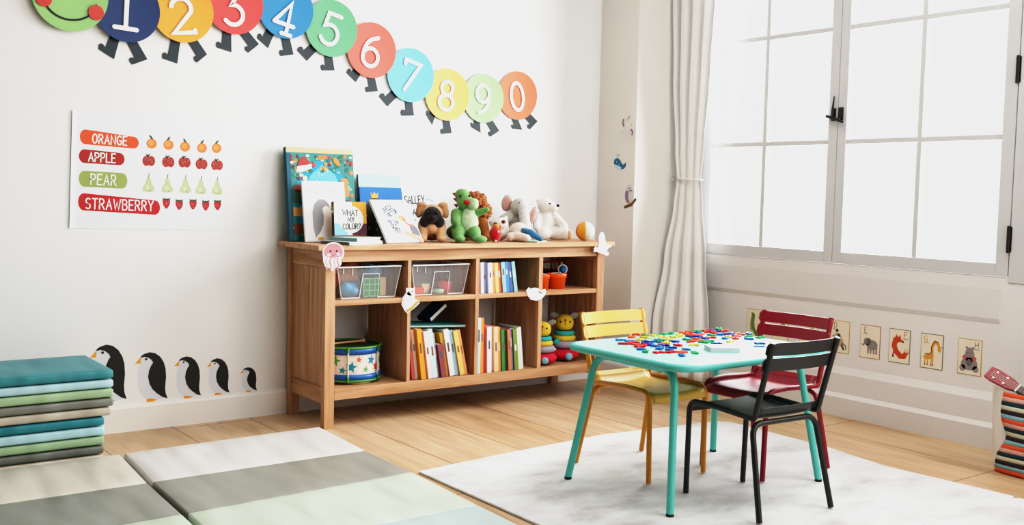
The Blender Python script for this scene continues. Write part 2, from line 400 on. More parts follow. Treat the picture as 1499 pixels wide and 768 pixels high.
# latch
mb = MB()
mb.box(XW-.010, XW-.004, -1.306, -1.282, 1.425, 1.485, black_m); mb.box(XW-.010, XW-.004, -1.348, -1.322, 1.425, 1.487, black_m)
mb.tube([(XW-.022, -1.298, 1.445), (XW-.02, -1.298, 1.49), (XW-.012, -1.297, 1.542)], [.006, .005, .003], black_m)
mb.tube([(XW-.026, -1.268, 1.448), (XW-.026, -1.32, 1.431), (XW-.022, -1.368, 1.412)], [.007, .007, .005], black_m)
mb.tube([(XW-.004, -1.298, 1.44), (XW-.03, -1.298, 1.44)], .009, black_m); mb.tube([(XW-.004, -1.336, 1.43), (XW-.03, -1.336, 1.43)], .008, black_m)
tag(mb.build('latch', s1), 'black iron window latch')
# casing
cas = MB(); cm = sash_m
cas.box(XW-.006, XW+.01, WY0-.09, WY0-.002, WZ0-.02, WZ1+.1, cm); cas.box(XW-.006, XW+.01, WY1+.002, WY1+.1, WZ0-.02, WZ1+.1, cm); cas.box(XW-.006, XW+.01, WY0-.002, WY1+.002, WZ1+.002, WZ1+.1, cm)
struct(cas.build('trim_2', bevel=.002), 'white casing around the window', 'trim')

# ------------------------------------------------------------------ light
wd = bpy.data.worlds.new('world'); SC.world = wd; wd.use_nodes = True
bg = wd.node_tree.nodes['Background']; bg.inputs['Color'].default_value = (.97, .98, 1, 1); bg.inputs['Strength'].default_value = .97
def area(name, loc, rot, sx, sy, power, col=(1, 1, 1), spread=PI):
    l = bpy.data.lights.new(name, 'AREA'); l.shape = 'RECTANGLE'; l.size = sx; l.size_y = sy; l.energy = power; l.color = col; l.spread = spread
    o = bpy.data.objects.new(name, l); COL.objects.link(o); o.location = loc; o.rotation_euler = rot; return o
area('daylight_window', (XW+.35, -1.35, 1.75), (0, math.radians(78), 0), 2.0, 2.0, 195, (.99, .992, 1))
area('fill_side', (XW-.03, -4.3, 1.6), (0, math.radians(84), 0), 1.7, 1.9, 70, (.99, .992, 1))  # added fill for a supposed second window; the wall is solid here
area('fill_behind_camera', (1.15, YF+.3, 1.8), (math.radians(84), 0, 0), 2.0, 1.8, 54, (.99, .992, 1))  # added frontal fill behind the camera, for the pier and bookcase fronts
area('fill_overhead', (.7, -2.5, HC-.03), (0, 0, 0), 2.2, 2.2, 30, (1, .99, .97))  # added overhead fill to brighten curtain, rug and table; no fixture modelled
SC.view_settings.view_transform = 'Standard'; SC.view_settings.look = 'None'; SC.view_settings.exposure = 0.0; SC.view_settings.gamma = 1.0
SC.view_settings.use_curve_mapping = True
cv = SC.view_settings.curve_mapping; cc = cv.curves[3]
cv.clip_max_x = 1.8; cv.extend = 'HORIZONTAL'; cc.points[1].location = (1.8, .93)
for x_, y_ in ((.02, .008), (.06, .034), (.13, .105), (.35, .40), (.7, .765), (1.1, .885)): cc.points.new(x_, y_)
cv.update()
SC.cycles.use_denoising = True
SC.cycles.max_bounces = 8; SC.cycles.diffuse_bounces = 3; SC.cycles.transparent_max_bounces = 12
SC.cycles.caustics_reflective = False; SC.cycles.caustics_refractive = False
SC.cycles.sample_clamp_indirect = 6

# ------------------------------------------------------------------ bookcase
W, D, H, T = 1.5944, .4019, .80, .0231
YB = -.0153
WL, WDk = '#d3aa88', '#b0825c'
wx, wy, wz = wood('x', WL, WDk), wood('y', WL, WDk), wood('z', WL, WDk)
bc = thing('bookcase', 'low open wooden bookcase with eight compartments against the white wall', 'bookcase', (0, 0, 0))
PW = .0482
MB().box(-.0469, W+.0469, -D-.0269, -.0135, H-T, H, wx).build('top', bc, bevel=.003)
for x in (0, W-PW):
    MB().box(x, x+PW, -D, -D+.034, 0, H-T, wz).build('leg', bc, bevel=.002)
    MB().box(x, x+PW, YB-.034, YB, 0, H-T, wz).build('leg', bc, bevel=.002)
    for z0, z1 in ((.105, .175), (.70, H-T)): MB().box(x+.008, x+.04, -D+.034, YB-.034, z0, z1, wy).build('side_rail', bc, bevel=.0015)
    mb = MB()
    for i in range(4):
        y0 = -D+.034+i*.0797; mb.box(x+.016, x+.032, y0+.0007, y0+.079, .175, .70, wz)
    mb.build('side_panel', bc, bevel=.0015)
MB().box(PW, W-PW, -D+.004, -D+.026, .7253, H-T, wx).build('front_rail', bc, bevel=.0015)
MB().box(PW, W-PW, YB-.026, YB-.004, .7253, H-T, wx).build('back_rail', bc)
DV = [(.411, .4285), (.7849, .8052), (1.1657, 1.1897)]
for a, b_ in DV: MB().box(a, b_, -D+.001, YB-.02, .171, .7253, wz).build('divider', bc, bevel=.001)
xs = [PW]+[v for d in DV for v in d]+[W-PW]
for i in range(4):
    MB().box(xs[2*i], xs[2*i+1], -D+.002, YB-.02, .5353, .5569, wx).build('shelf', bc, bevel=.001)
MB().box(PW, W-PW, -D, YB-.01, .123, .171, wx).build('bottom_shelf', bc, bevel=.002)

# ------------------------------------------------------------------ gym mats
def vinyl(col): return M(col, rough=.42, noise=.03, scale=3, bump=.75, bscale=1.9, stretch=(4.2, 1.3, 2), bdist=.03, bdet=1.2)
BEI, GRY, GRN, LBL, TEAL = '#d4cfc3', '#9b9c93', '#b4cbb0', '#b6d6da', '#3c8f96'
def puff(b, t, mat):     # padded slab from 4 bottom / 4 top corners
    mb = MB(); n = 14; k = 6
    def g(q, u, v): return (Vector(q[0])*(1-u)+Vector(q[1])*u)*(1-v)+(Vector(q[3])*(1-u)+Vector(q[2])*u)*v
    vs = []; fs = []
    for q, sgn in ((t, 1), (b, -1)):
        for j in range(k+1):
            for i in range(n+1):
                p = g(q, i/n, j/k)
                if sgn > 0: p.z += .004*math.sin(PI*i/n)**.5*math.sin(PI*j/k)**.5 if 0 < i < n and 0 < j < k else 0
                vs.append(p)
    o = (n+1)*(k+1)
    for j in range(k):
        for i in range(n):
            a = j*(n+1)+i; fs.append((a, a+1, a+n+2, a+n+1)); fs.append((o+a, o+a+n+1, o+a+n+2, o+a+1))
    for i in range(n):
        fs.append((o+i, o+i+1, i+1, i)); a = k*(n+1)+i; fs.append((a, a+1, o+a+1, o+a))
    for j in range(k):
        a = j*(n+1); fs.append((a, a+n+1, o+a+n+1, o+a)); a += n; fs.append((o+a, o+a+n+1, a+n+1, a))
    mb.add(vs, fs, mat, True); return mb
def flat_mat(label, L, Rr, cols, z=.036):
    t = thing('gym_mat', label, 'mat', (L[0][0], L[0][1], 0), group='folding gym mats')
    off = Vector((L[0][0], L[0][1], 0))
    for i, c in enumerate(cols):
        q = [L[i+1], Rr[i+1], Rr[i], L[i]]
        o = puff([Vector((x, y, 0))-off for x, y in q], [Vector((x, y, z))-off for x, y in q], vinyl(c[1])).build('panel', t, bevel=.008, seg=3)
        tag(o, c[0]+' vinyl panel')
LR = [(-.871, -.498), (-.902, -.931), (-.918, -1.327), (-.938, -1.735), (-.955, -2.15)]
RR = [(-.057, -.476), (-.085, -.930), (-.090, -1.292), (-.114, -1.733), (-.13, -2.15)]
C5 = [('off-white', '#dcdad6'), ('grey', GRY), ('pale green', '#cddccb'), ('pale blue', '#c3d9da')]
flat_mat('vinyl play mat laid flat in front of the bookcase, right of the long seam', LR, RR, C5)
LL = [(-1.70, -.515), (-1.735, -.929), (-1.75, -1.34), (-1.77, -1.75), (-1.79, -2.17)]
RL = [(-.886, -.502), (-.918, -.935), (-.934, -1.327), (-.954, -1.735), (-.971, -2.15)]
flat_mat('vinyl play mat laid flat in front of the folded mats, left of the long seam', LL, RL, [('beige', BEI), ('dark grey', '#8d9088'), ('pale green', '#c2d2bd'), ('pale blue', '#c3d9da')])
def folded_mat(label, z0, x1, cols, hs):
    x0 = x1-.815; t = thing('folded_gym_mat', label, 'mat', ((x0+x1)/2, -.30, z0), group='folded gym mats in the stack')
    z = 0
    for (nm, c, dx), h in zip(cols, hs):
        a, b_ = -.4075+dx, .4075+dx
        q = [(a, -.195), (b_, -.195), (b_, .2), (a, .2)]
        o = puff([Vector((x, y, z+.001)) for x, y in q], [Vector((x, y, z+h-.003)) for x, y in q], vinyl(c)).build('panel', t, bevel=.009, seg=3)
        tag(o, nm+' vinyl panel'); z += h
folded_mat('folded five-panel mat at the bottom of the stack, its teal panel uppermost', 0, -.94, [('beige', '#c4bba9', 0), ('grey', '#6d706a', 0), ('green', '#96b18d', .002), ('light blue', '#aacfd6', .003), ('teal', '#2f7f88', .002)], [.041, .034, .035, .037, .035])
folded_mat('folded five-panel mat on top of the stack, with a loose beige bottom panel', .182, -.905, [('beige', '#b9b1a0', -.008), ('grey', '#7e8079', 0), ('green', '#a0b995', 0), ('light blue', '#afd0d6', 0), ('teal', '#3f868d', 0)], [.034, .034, .036, .034, .037])

# ------------------------------------------------------------------ rugs
def rug_mat():
    m = bpy.data.materials.new('rug_pile'); m.use_nodes = True; nt = m.node_tree; N = nt.nodes.new
    b = nt.nodes['Principled BSDF']; b.inputs['Roughness'].default_value = .95; b.inputs['Sheen Weight'].default_value = .2
    tc = N('ShaderNodeTexCoord'); mp = N('ShaderNodeMapping'); mp.inputs['Scale'].default_value = (1, 1.7, 1); nt.links.new(tc.outputs['Object'], mp.inputs['Vector'])
    n = N('ShaderNodeTexNoise'); n.inputs['Scale'].default_value = 3.3; n.inputs['Detail'].default_value = 9; n.inputs['Roughness'].default_value = .58; n.inputs['Distortion'].default_value = .12
    nt.links.new(mp.outputs['Vector'], n.inputs['Vector'])
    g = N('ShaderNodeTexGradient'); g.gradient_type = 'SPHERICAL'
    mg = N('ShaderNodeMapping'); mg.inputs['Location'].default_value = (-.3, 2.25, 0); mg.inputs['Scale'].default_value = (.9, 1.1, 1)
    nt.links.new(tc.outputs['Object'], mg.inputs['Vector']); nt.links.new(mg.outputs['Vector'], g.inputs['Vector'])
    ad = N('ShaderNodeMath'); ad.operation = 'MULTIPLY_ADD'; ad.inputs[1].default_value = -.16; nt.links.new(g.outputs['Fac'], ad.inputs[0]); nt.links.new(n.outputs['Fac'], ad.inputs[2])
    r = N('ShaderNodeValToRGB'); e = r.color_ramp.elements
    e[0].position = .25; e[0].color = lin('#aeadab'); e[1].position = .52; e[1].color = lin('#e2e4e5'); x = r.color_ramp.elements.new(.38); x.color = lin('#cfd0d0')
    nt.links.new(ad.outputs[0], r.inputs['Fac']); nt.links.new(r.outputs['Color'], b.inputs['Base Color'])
    n2 = N('ShaderNodeTexNoise'); n2.inputs['Scale'].default_value = 260; nt.links.new(tc.outputs['Object'], n2.inputs['Vector'])
    bp = N('ShaderNodeBump'); bp.inputs['Strength'].default_value = .4; bp.inputs['Distance'].default_value = .004; nt.links.new(n2.outputs['Fac'], bp.inputs['Height']); nt.links.new(bp.outputs['Normal'], b.inputs['Normal'])
    return m
rm = rug_mat()
def rug(label, pts, th=.009):
    n = len(pts); mb = MB()
    mb.add([(x, y, 0.0005) for x, y in pts]+[(x, y, th) for x, y in pts], [tuple(range(n, 2*n)), tuple(reversed(range(n)))]+[(i, (i+1) % n, n+(i+1) % n, n+i) for i in range(n)], rm)
    return tag(mb.build('rug', bevel=.003), label, 'rug', 'pale mottled rugs')
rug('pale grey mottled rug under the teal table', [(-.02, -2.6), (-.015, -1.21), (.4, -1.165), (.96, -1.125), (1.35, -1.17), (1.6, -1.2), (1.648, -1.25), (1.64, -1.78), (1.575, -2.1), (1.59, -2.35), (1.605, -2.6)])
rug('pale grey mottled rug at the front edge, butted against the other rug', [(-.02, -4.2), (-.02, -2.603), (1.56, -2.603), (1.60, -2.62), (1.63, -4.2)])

# ------------------------------------------------------------------ table
teal_m = metalpaint('#5fbdb2'); tealtop = M('#8fcfcb', rough=.34, noise=.02, scale=5); cap_m = M('#202624', rough=.7)  # tabletop paler than the frame: white sheen put into its colour
tb = thing('kids_table', 'low teal metal table with rounded corners on the pale rug', 'table', (.775, -1.842, .0092))
ZTp = .4955
mb = MB(); out = rrect(-.398, .398, -.306, .306, .085, 8); n = len(out)
rings = [(-.012, ZTp-.026), (0, ZTp-.02), (0, ZTp-.008), (-.006, ZTp-.0015), (-.014, ZTp)]
vs = []
for d, z in rings:
    vs += [(x*(1+d/.405), y*(1+d/.31), z) for x, y in out]
fs = [(i*n+k, i*n+(k+1) % n, (i+1)*n+(k+1) % n, (i+1)*n+k) for i in range(len(rings)-1) for k in range(n)]
mb.add(vs, fs, teal_m, True)
mb.add([(x*(1-.014/.405), y*(1-.014/.31), ZTp) for x, y in out], [tuple(range(n))], tealtop)
mb.add([(x*(1-.012/.405), y*(1-.012/.31), ZTp-.026) for x, y in out], [tuple(reversed(range(n)))], teal_m)
mb.build('tabletop', tb)
for sx in (-1, 1):
    for sy in (-1, 1):
        foot = Vector((sx*.384, sy*.258, .006)); knee = Vector((sx*.318, sy*.196, .4625)); end = Vector((sx*.312, sy*.05, .4565))
        p = fillet([foot, knee, end], .10, 8)
        lg = MB().tube(p, .0128, teal_m, 16).build('leg', tb)
        tag(MB().tube([foot-Vector((0, 0, .006)), foot+Vector((0, 0, .003))], .0133, cap_m, 16).build('foot_cap', lg), 'black rubber foot cap')
    MB().tube([(sx*.312, -.05, .4565), (sx*.312, .05, .4565)], .0128, teal_m, 14).build('underframe_bar', tb)

# ------------------------------------------------------------------ chairs
def chair(label, loc, rz, col, dark, shine):
    fm = metalpaint(dark); sm = M(col, rough=shine, noise=.02, scale=10); r = .0098
    t = thing('kids_chair', label, 'chair', (loc[0], loc[1], .0135), rz, 'small metal chairs around the table')
    for s in (-1, 1):
        f = [(s*.140, .178, 0), (s*.142, .172, .326), (s*.147, .06, .330)]
        tube = fillet(f, .04, 8); MB().tube(tube, r, fm, 12).build('leg', t)
        MB().tube([(s*.147, .06, .330), (s*.15, -.11, .322)], r, fm, 12).build('seat_rail', t)
        p = fillet([(s*.15, -.11, .322), (s*.1505, -.135, .321), (s*.154, -.203, .577)], .03, 6); mb = MB().tube(p, r, fm, 12)
        mb.build('back_post', t)
        MB().tube(fillet([(s*.06, -.125, .302), (s*.150, -.125, .302), (s*.172, -.192, .0)], .045, 8), r, fm, 12).build('leg', t)
    MB().tube([(-.06, -.125, .302), (.06, -.125, .302)], r, fm, 12).build('crossbar', t)
    # seat: thin dished sheet, front lip turned down, rear turned up
    prof = [(.183, .290), (.181, .305), (.173, .316), (.160, .3225), (.12, .325), (.06, .3235), (0, .321), (-.06, .319), (-.105, .319), (-.122, .325), (-.135, .340), (-.142, .356)]
    mb = MB(); hw = lambda y: .134+.006*(.19-y)/.33; vs = []; nx = 10
    for th in (0, -.004):
        for y, z in prof:
            for i in range(nx+1):
                u = -1+2*i/nx; vs.append((u*hw(y), y, z+th-.006*(1-u*u)*(1 if -.12 < y < .17 else .3)))
    o = len(prof)*(nx+1); fs = []
    for j in range(len(prof)-1):
        for i in range(nx):
            a = j*(nx+1)+i; fs += [(a, a+nx+1, a+nx+2, a+1), (o+a, o+a+1, o+a+nx+2, o+a+nx+1)]
    L = len(prof)-1
    for i in range(nx): fs += [(i, i+1, o+i+1, o+i), (L*(nx+1)+i+1, L*(nx+1)+i, o+L*(nx+1)+i, o+L*(nx+1)+i+1)]
    for j in range(L): a = j*(nx+1); fs += [(a+nx+1, a, o+a, o+a+nx+1), (a+nx, a+2*nx+1, o+a+2*nx+1, o+a+nx)]
    mb.add(vs, fs, sm, True)
    mb.build('seat', t)
    for z0, z1 in ((.481, .5245), (.532, .575)):
        mb = MB(); vs = []; n = 34
        pts = []
        for i in range(n+1):
            u = math.sin(-PI/2+PI*i/n); e = max(0, abs(u)-.93)/.07; inset = .014*(1-math.sqrt(max(0, 1-e*e)))
            for z, q in ((z0+inset, 0), (z1-inset, 0)):
                yc = -.186-(z-.5)*.265+.010
                pts.append((u*.166, yc-.020*(1-u*u), z))
        k = len(pts); vs = pts+[(x, y+.0055, z) for x, y, z in pts]; fs = []
        for i in range(n):
            a = 2*i; fs += [(a, a+1, a+3, a+2), (k+a, k+a+2, k+a+3, k+a+1), (a, a+2, k+a+2, k+a), (a+1, k+a+1, k+a+3, a+3)]
        fs += [(0, k, k+1, 1), (2*n, 2*n+1, k+2*n+1, k+2*n)]
        mb.add(vs, fs, sm, True); o = mb.build('backrest_slat', t); 
        o.modifiers.new('es', 'EDGE_SPLIT').split_angle = .8
    return t
chair('small yellow metal chair between the table and the bookcase', (.733, -1.618), PI-.01, '#dfb357', '#d08f2c', .33)
chair('small black metal chair at the front of the table, seen from behind', (.752, -2.134), -.05, '#2e2f2e', '#262726', .42)
chair('small dark red metal chair between the table and the window wall', (1.136, -1.848), PI/2+.06, '#8e2534', '#86182a', .33)
# ================================================================== wall paper things
INK = paper('#2e3a40'); WHT = paper('#f4f4f2'); BLK = paper('#1f201c')
LEGS={'1':[((-0.761,1.609),(-0.763,1.55),(-0.824,1.584)),((-0.672,1.608),(-0.628,1.562),(-0.69,1.534))],
'2':[((-0.508,1.623),(-0.503,1.556),(-0.566,1.572)),((-0.422,1.648),(-0.374,1.607),(-0.419,1.567))],
'3':[((-0.279,1.686),(-0.265,1.627),(-0.331,1.641)),((-0.189,1.708),(-0.138,1.675),(-0.188,1.632))],
'4':[((-0.086,1.716),(-0.095,1.662),(-0.147,1.701)),((-0.001,1.701),(0.028,1.646),(-0.035,1.632))],
'5':[((0.125,1.675),(0.094,1.623),(0.044,1.667)),((0.21,1.649),(0.235,1.592),(0.169,1.586))],
'6':[((0.36,1.591),(0.347,1.547),(0.296,1.587)),((0.436,1.571),(0.466,1.514),(0.403,1.504))],
'7':[((0.556,1.498),(0.52,1.445),(0.471,1.49)),((0.646,1.472),(0.67,1.411),(0.599,1.405))],
'8':[((0.784,1.423),(0.777,1.371),(0.739,1.421)),((0.866,1.396),(0.894,1.336),(0.831,1.328))],
'9':[((1.055,1.398),(1.073,1.347),(1.012,1.374)),((1.138,1.404),(1.191,1.364),(1.134,1.33))],
'0':[((1.303,1.422),(1.341,1.377),(1.276,1.379)),((1.381,1.456),(1.443,1.428),(1.392,1.382))]}
SEG = [('1', -.716, 1.753, .132, '#27406f', -3), ('2', -.487, 1.776, .132, '#f4a743', 8), ('3', -.261, 1.835, .132, '#e2514f', 8), ('4', -.019, 1.842, .132, '#3184bb', -12),
       ('5', .209, 1.782, .131, '#69ad82', -13), ('6', .421, 1.703, .131, '#ec6a5c', -8), ('7', .640, 1.604, .131, '#6fc2e0', -15), ('8', .855, 1.526, .130, '#f0bf68', -5),
       ('9', 1.078, 1.524, .126, '#a6cd95', -2), ('0', 1.300, 1.554, .127, '#f17f58', 10)]
cat_ = thing('caterpillar_cutout', 'paper number caterpillar on the wall, its coloured discs numbered 1 to 0', 'wall decoration', (-.938, -.001, 1.785))
def curl_disc(x, z, r, y0, mat, name, parent):   # paper disc whose rim lifts a little off the wall
    mb = MB(); n = 48; rings = [0, .35, .6, .8, .92, 1]; vs = [(0, 0, 0)]
    for q in rings[1:]:
        for i in range(n):
            a = 2*PI*i/n; lift = .006*(max(0, math.cos(a-.5))*q)**2+.002*q*q
            vs.append((r*q*math.cos(a), -lift, r*q*math.sin(a)))
    fs = [(0, 1+(i+1) % n, 1+i) for i in range(n)]
    for j in range(len(rings)-2):
        o = 1+j*n; fs += [(o+i, o+(i+1) % n, o+n+(i+1) % n, o+n+i) for i in range(n)]
    fs = [tuple(reversed(f)) for f in fs]
    mb.add(vs, fs, mat, True)
    return mb.build(name, parent, loc=(x, y0, z))
cx0, cz0 = -.938, 1.785
def boot(top, heel, toe, ox, oz):
    t, h, f = Vector((top[0], top[1])), Vector((heel[0], heel[1])), Vector((toe[0], toe[1]))
    d = (f-h).normalized(); up = (t-h).normalized(); L = (f-h).length; w = min(.040, L*.68); t = t+up*.03
    pts = [t+d*w*.5, t-d*w*.5, h, f, f+up*L*.22+d*.0, h+d*L*.75+up*L*.42, h+d*w*1.02+up*L*.34]
    pts = [t+d*(-w*.5), h, f, f+up*L*.24, f-d*L*.10+up*L*.40, f-d*L*.24+up*L*.46, h+d*w+up*L*.36, t+d*w*.5]
    return [(p.x-ox, p.y-oz) for p in pts]
for i, (dg, x, z, r, col, rt) in enumerate(SEG):
    y = -.0045-.0016*(len(SEG)-i)
    sg = curl_disc(x-cx0, z-cz0, r, y, paper(col), 'segment', cat_); tag(sg, 'disc numbered '+dg)
    MB().text(dg, 0, 0 if dg != '4' else -.02, .142, .0185, WHT, 1, math.radians(rt), 1.0, eps=.0045).build('numeral', sg, loc=(-.004, 0, -.006 if dg in '0987651' else -.02))
    for lg in LEGS[dg]:
        MB().plate(boot(*lg, x, z), INK, .0008).build('leg', sg, loc=(0, .0038+.0016*(len(SEG)-i)-.0015, 0))
hd = curl_disc(0, 0, .145, -.024, paper('#9ccb82'), 'head', cat_)
for q in (-.065, .065): MB().disc(q, .045, .017, BLK, 1, eps=.004).build('eye', hd)
MB().stroke([(.1*math.cos(a), -.015+.085*math.sin(a)) for a in [math.radians(190+160*i/16) for i in range(17)]], .0075, BLK, 1, eps=.0035).build('mouth', hd)
mb = MB(); mb.disc(.098, -.06, .03, paper('#d14a45'), 1, eps=.0065).build('cheek', hd); MB().disc(-.098, -.03, .03, paper('#d14a45'), 1, eps=.006).build('cheek', hd)

# poster -------------------------------------------------------------
def quadP(mb, pts, mat, l): mb.poly(pts, mat, l)
po = MB(); ox, oz = -.605, 1.088
pg = paper('#e9eef1')
n = 40; vs = []
for j in range(2):
    for i in range(n+1):
        u = i/n; x = (-.927-.014*(1-j)) + u*(.646+.010*(1-j)); z = (.858-.012*u) if j == 0 else (1.332-.008*u)
        vs.append((x-ox, -.0005-.004*max(0, 1-u*40), z-oz))
po.add(vs, [(i, i+1, n+2+i, n+1+i) for i in range(n)], pg, True)
def pill(x0, z0a, z0b, x1, z1a, z1b, col):
    pts = []; hl = (z0a-z0b)/2; hr = (z1a-z1b)/2; cl = (z0a+z0b)/2; cr = (z1a+z1b)/2; rx = .022
    pts += [(x0+rx+rx*math.cos(math.radians(a)), cl+hl*math.sin(math.radians(a))) for a in range(90, 271, 15)]
    pts += [(x1-rx+rx*math.cos(math.radians(a)), cr+hr*math.sin(math.radians(a))) for a in range(-90, 91, 15)]
    po.poly([(x-ox, z-oz) for x, z in pts], paper(col), 2)
for txt, a, col, h in (('ORANGE', (-.898, 1.258, 1.198, -.664, 1.238, 1.189), '#e9592e', .036), ('APPLE', (-.902, 1.178, 1.122, -.722, 1.169, 1.118), '#a92a24', .036), ('PEAR', (-.903, 1.091, 1.026, -.711, 1.086, 1.022), '#98aa60', .042), ('STRAWBERRY', (-.906, 1.0, .930, -.576, .975, .914), '#bf1f28', .042)):
    pill(*a, col); po.text(txt, (a[0]+a[3])/2-ox, (a[1]+a[2]+a[4]+a[5])/4-oz, h, .0052, WHT, 4, -.03, .8, .2)
leaf = paper('#4d5a40')
rr = random.Random(3)
for x, z in [(-.611, 1.217), (-.54, 1.215), (-.469, 1.21), (-.395, 1.208), (-.33, 1.21)]:
    x -= ox; z -= oz; po.disc(x, z-.004, .022, paper('#f58642'), 2, 24, ry=.021); po.disc(x-.004, z-.001, .012, paper('#f8a063'), 3, 16)
    t = rr.uniform(-.8, .8); po.disc(x+.004*t, z+.022, .011, leaf, 4, 12, ry=.004, rot=.9 if t > 0 else 2.2)
for x, z in [(-.623, 1.142), (-.541, 1.14), (-.471, 1.141), (-.397, 1.136), (-.328, 1.134)]:
    x -= ox; z -= oz; ap_ = paper('#a53d34'); po.disc(x-.010, z-.002, .0165, ap_, 2, 20, ry=.0215); po.disc(x+.010, z-.002, .0165, ap_, 2.5, 20, ry=.0215)
    for q in range(9): po.disc(x+rr.uniform(-.018, .018), z+rr.uniform(-.016, .012), .0016, paper('#d59a8d'), 3.2, 6)
    po.disc(x, z+.021, .009, leaf, 4, 10, ry=.003, rot=.7); po.disc(x-.006, z+.021, .008, leaf, 4, 10, ry=.003, rot=2.3)
for x, z in [(-.624, 1.046), (-.545, 1.045), (-.467, 1.044), (-.399, 1.041), (-.327, 1.04)]:
    x -= ox; z -= oz; pr = paper('#c0cc9c')
    po.poly([(x+a, z+b) for a, b in ((-.005, .026), (.004, .027), (.010, .014), (.013, 0), (.024, -.018), (.024, -.030), (.012, -.036), (-.012, -.036), (-.025, -.030), (-.024, -.018), (-.013, 0), (-.010, .012))], pr, 2)
    po.disc(x-.004, z-.016, .010, paper('#d3dbb3'), 3, 14); po.disc(x+.006, z-.031, .005, paper('#b98a55'), 3, 10, ry=.002)
    po.stroke([(x, z+.026), (x+.003, z+.042)], .0028, paper('#5b5348'), 3)
for x, z in [(-.549, .962), (-.494, .957), (-.434, .959), (-.378, .955), (-.325, .957)]:
    x -= ox; z -= oz; st = paper('#b8333a')
    po.poly([(x+a, z+b) for a, b in ((-.017, .012), (-.008, .018), (.008, .018), (.017, .012), (.014, -.006), (.004, -.021), (-.004, -.021), (-.014, -.006))], st, 2)
    for q in (-.010, 0, .010): po.disc(x+q, z+.018, .0075, leaf, 3, 10, ry=.004, rot=q*60)
    for q in range(5): po.disc(x+rr.uniform(-.009, .009), z+rr.uniform(-.010, .008), .0011, paper('#eebcae'), 4, 6)
po.tab(pg); tag(po.build('fruit_poster', loc=(ox, -.001, oz)), 'white poster of fruit words and rows of painted fruit', 'poster')

# penguins -----------------------------------------------------------
PB = [(410, 190), (430, 178), (470, 168), (510, 178), (545, 205), (570, 245), (583, 290), (587, 350), (580, 420), (582, 460), (597, 503), (560, 490), (520, 460), (490, 430), (468, 390), (458, 340), (465, 295), (480, 262), (494, 243), (485, 225), (460, 205), (430, 197), (405, 203)]
PWt = [(405, 203), (395, 250), (386, 330), (389, 400), (405, 450), (440, 490), (480, 507), (562, 504), (575, 495), (520, 440), (500, 300), (497, 240), (480, 215), (440, 195)]
PBk = [(408, 200), (405, 240), (366, 240)]
PF = [(448, 497), (480, 493), (524, 507), (448, 524)]
def penguin(xc, z0, h, w, label, back='#1f201b'):
    f = lambda L: [((a-482)/229*w, (523-b)/355*h) for a, b in L]
    t = thing('penguin_sticker', label, 'sticker', (xc, -.0012, z0), group='penguin stickers above the baseboard')
    MB().plate(f(PWt), paper('#dfe2e8'), .0007).build('belly', t)
    mb = MB().plate(f(PB), paper(back), .0014); mb.build('back', t)
    MB().plate(f(PBk), paper('#f0a03a'), .0016).build('beak', t)
    MB().plate(f(PF), paper('#e9962f'), .0016).build('foot', t)
    e = f([(445, 214)])[0]; MB().disc(e[0], e[1], h*.022, BLK, 4, 16).build('eye', t)
penguin(-.789, .124, .25, .146, 'largest penguin sticker, half hidden behind the folded mats')
penguin(-.612, .111, .218, .136, 'second largest penguin sticker, beside the one behind the mats')
penguin(-.455, .110, .189, .117, 'middle-sized penguin sticker, third in the row of five')
penguin(-.318, .111, .169, .103, 'fourth penguin sticker in the row, next to the smallest')
penguin(-.176, .112, .116, .078, 'smallest penguin sticker, nearest the bookcase')

# small wall stickers on the pier (facing -x) --------------------------
RW = (0, 0, -PI/2)
mb = MB(); c = paper('#e9e4e4'); d = paper('#8c6f7c'); p = paper('#d7c7cd')
mb.disc(0, -.01, .035, c, 0, ry=.02); mb.stroke([(-.02, 0), (-.032, .03), (-.012, .045)], .016, c, 1); mb.disc(-.002, .046, .016, c, 2, ry=.010, rot=.3)
for a in ((-.026, -.02, -.034, -.055), (-.01, -.02, -.008, -.058), (.02, -.02, .012, -.06), (.03, -.018, .03, -.058)): mb.stroke([(a[0], a[1]), (a[2], a[3])], .007, c, 1)
mb.stroke([(.005, .053), (.016, .066)], .004, d, 3); mb.stroke([(-.032, .05), (-.036, .03), (-.028, .015)], .009, d, 3); mb.stroke([(.032, -.006), (.045, -.02), (.04, -.035)], .008, d, 3); mb.disc(.004, .048, .0022, BLK, 4); mb.disc(.028, .02, .006, p, 1); mb.disc(-.045, -.02, .005, p, 1)
mb.tab(WHT); tag(mb.build('unicorn_sticker', loc=(XC-.001, -.236, 1.405), rot=RW), 'small pale unicorn sticker, top of three on the pier', 'sticker', 'animal stickers on the pier')
mb = MB(); bl_ = paper('#356f8e')
mb.poly([(-.048, .006), (-.043, .026), (-.02, .034), (.004, .022), (.02, 0), (.034, -.004), (.044, .006), (.054, .004), (.05, -.014), (.036, -.026), (.016, -.030), (-.02, -.028), (-.04, -.014)], bl_, 0)
mb.poly([(-.046, .0), (-.02, -.006), (.012, -.016), (.016, -.028), (-.02, -.028), (-.04, -.014)], paper('#cfe0e4'), 1); mb.disc(-.024, .012, .003, WHT, 2)
mb.stroke([(-.016, .036), (-.018, .05), (-.028, .054)], .004, paper('#8fb6c2'), 1); mb.stroke([(-.016, .036), (-.012, .05), (-.002, .052)], .004, paper('#8fb6c2'), 1)
mb.tab(WHT); tag(mb.build('whale_sticker', loc=(XC-.001, -.183, 1.213), rot=RW), 'small blue whale sticker, middle of three on the pier', 'sticker', 'animal stickers on the pier')
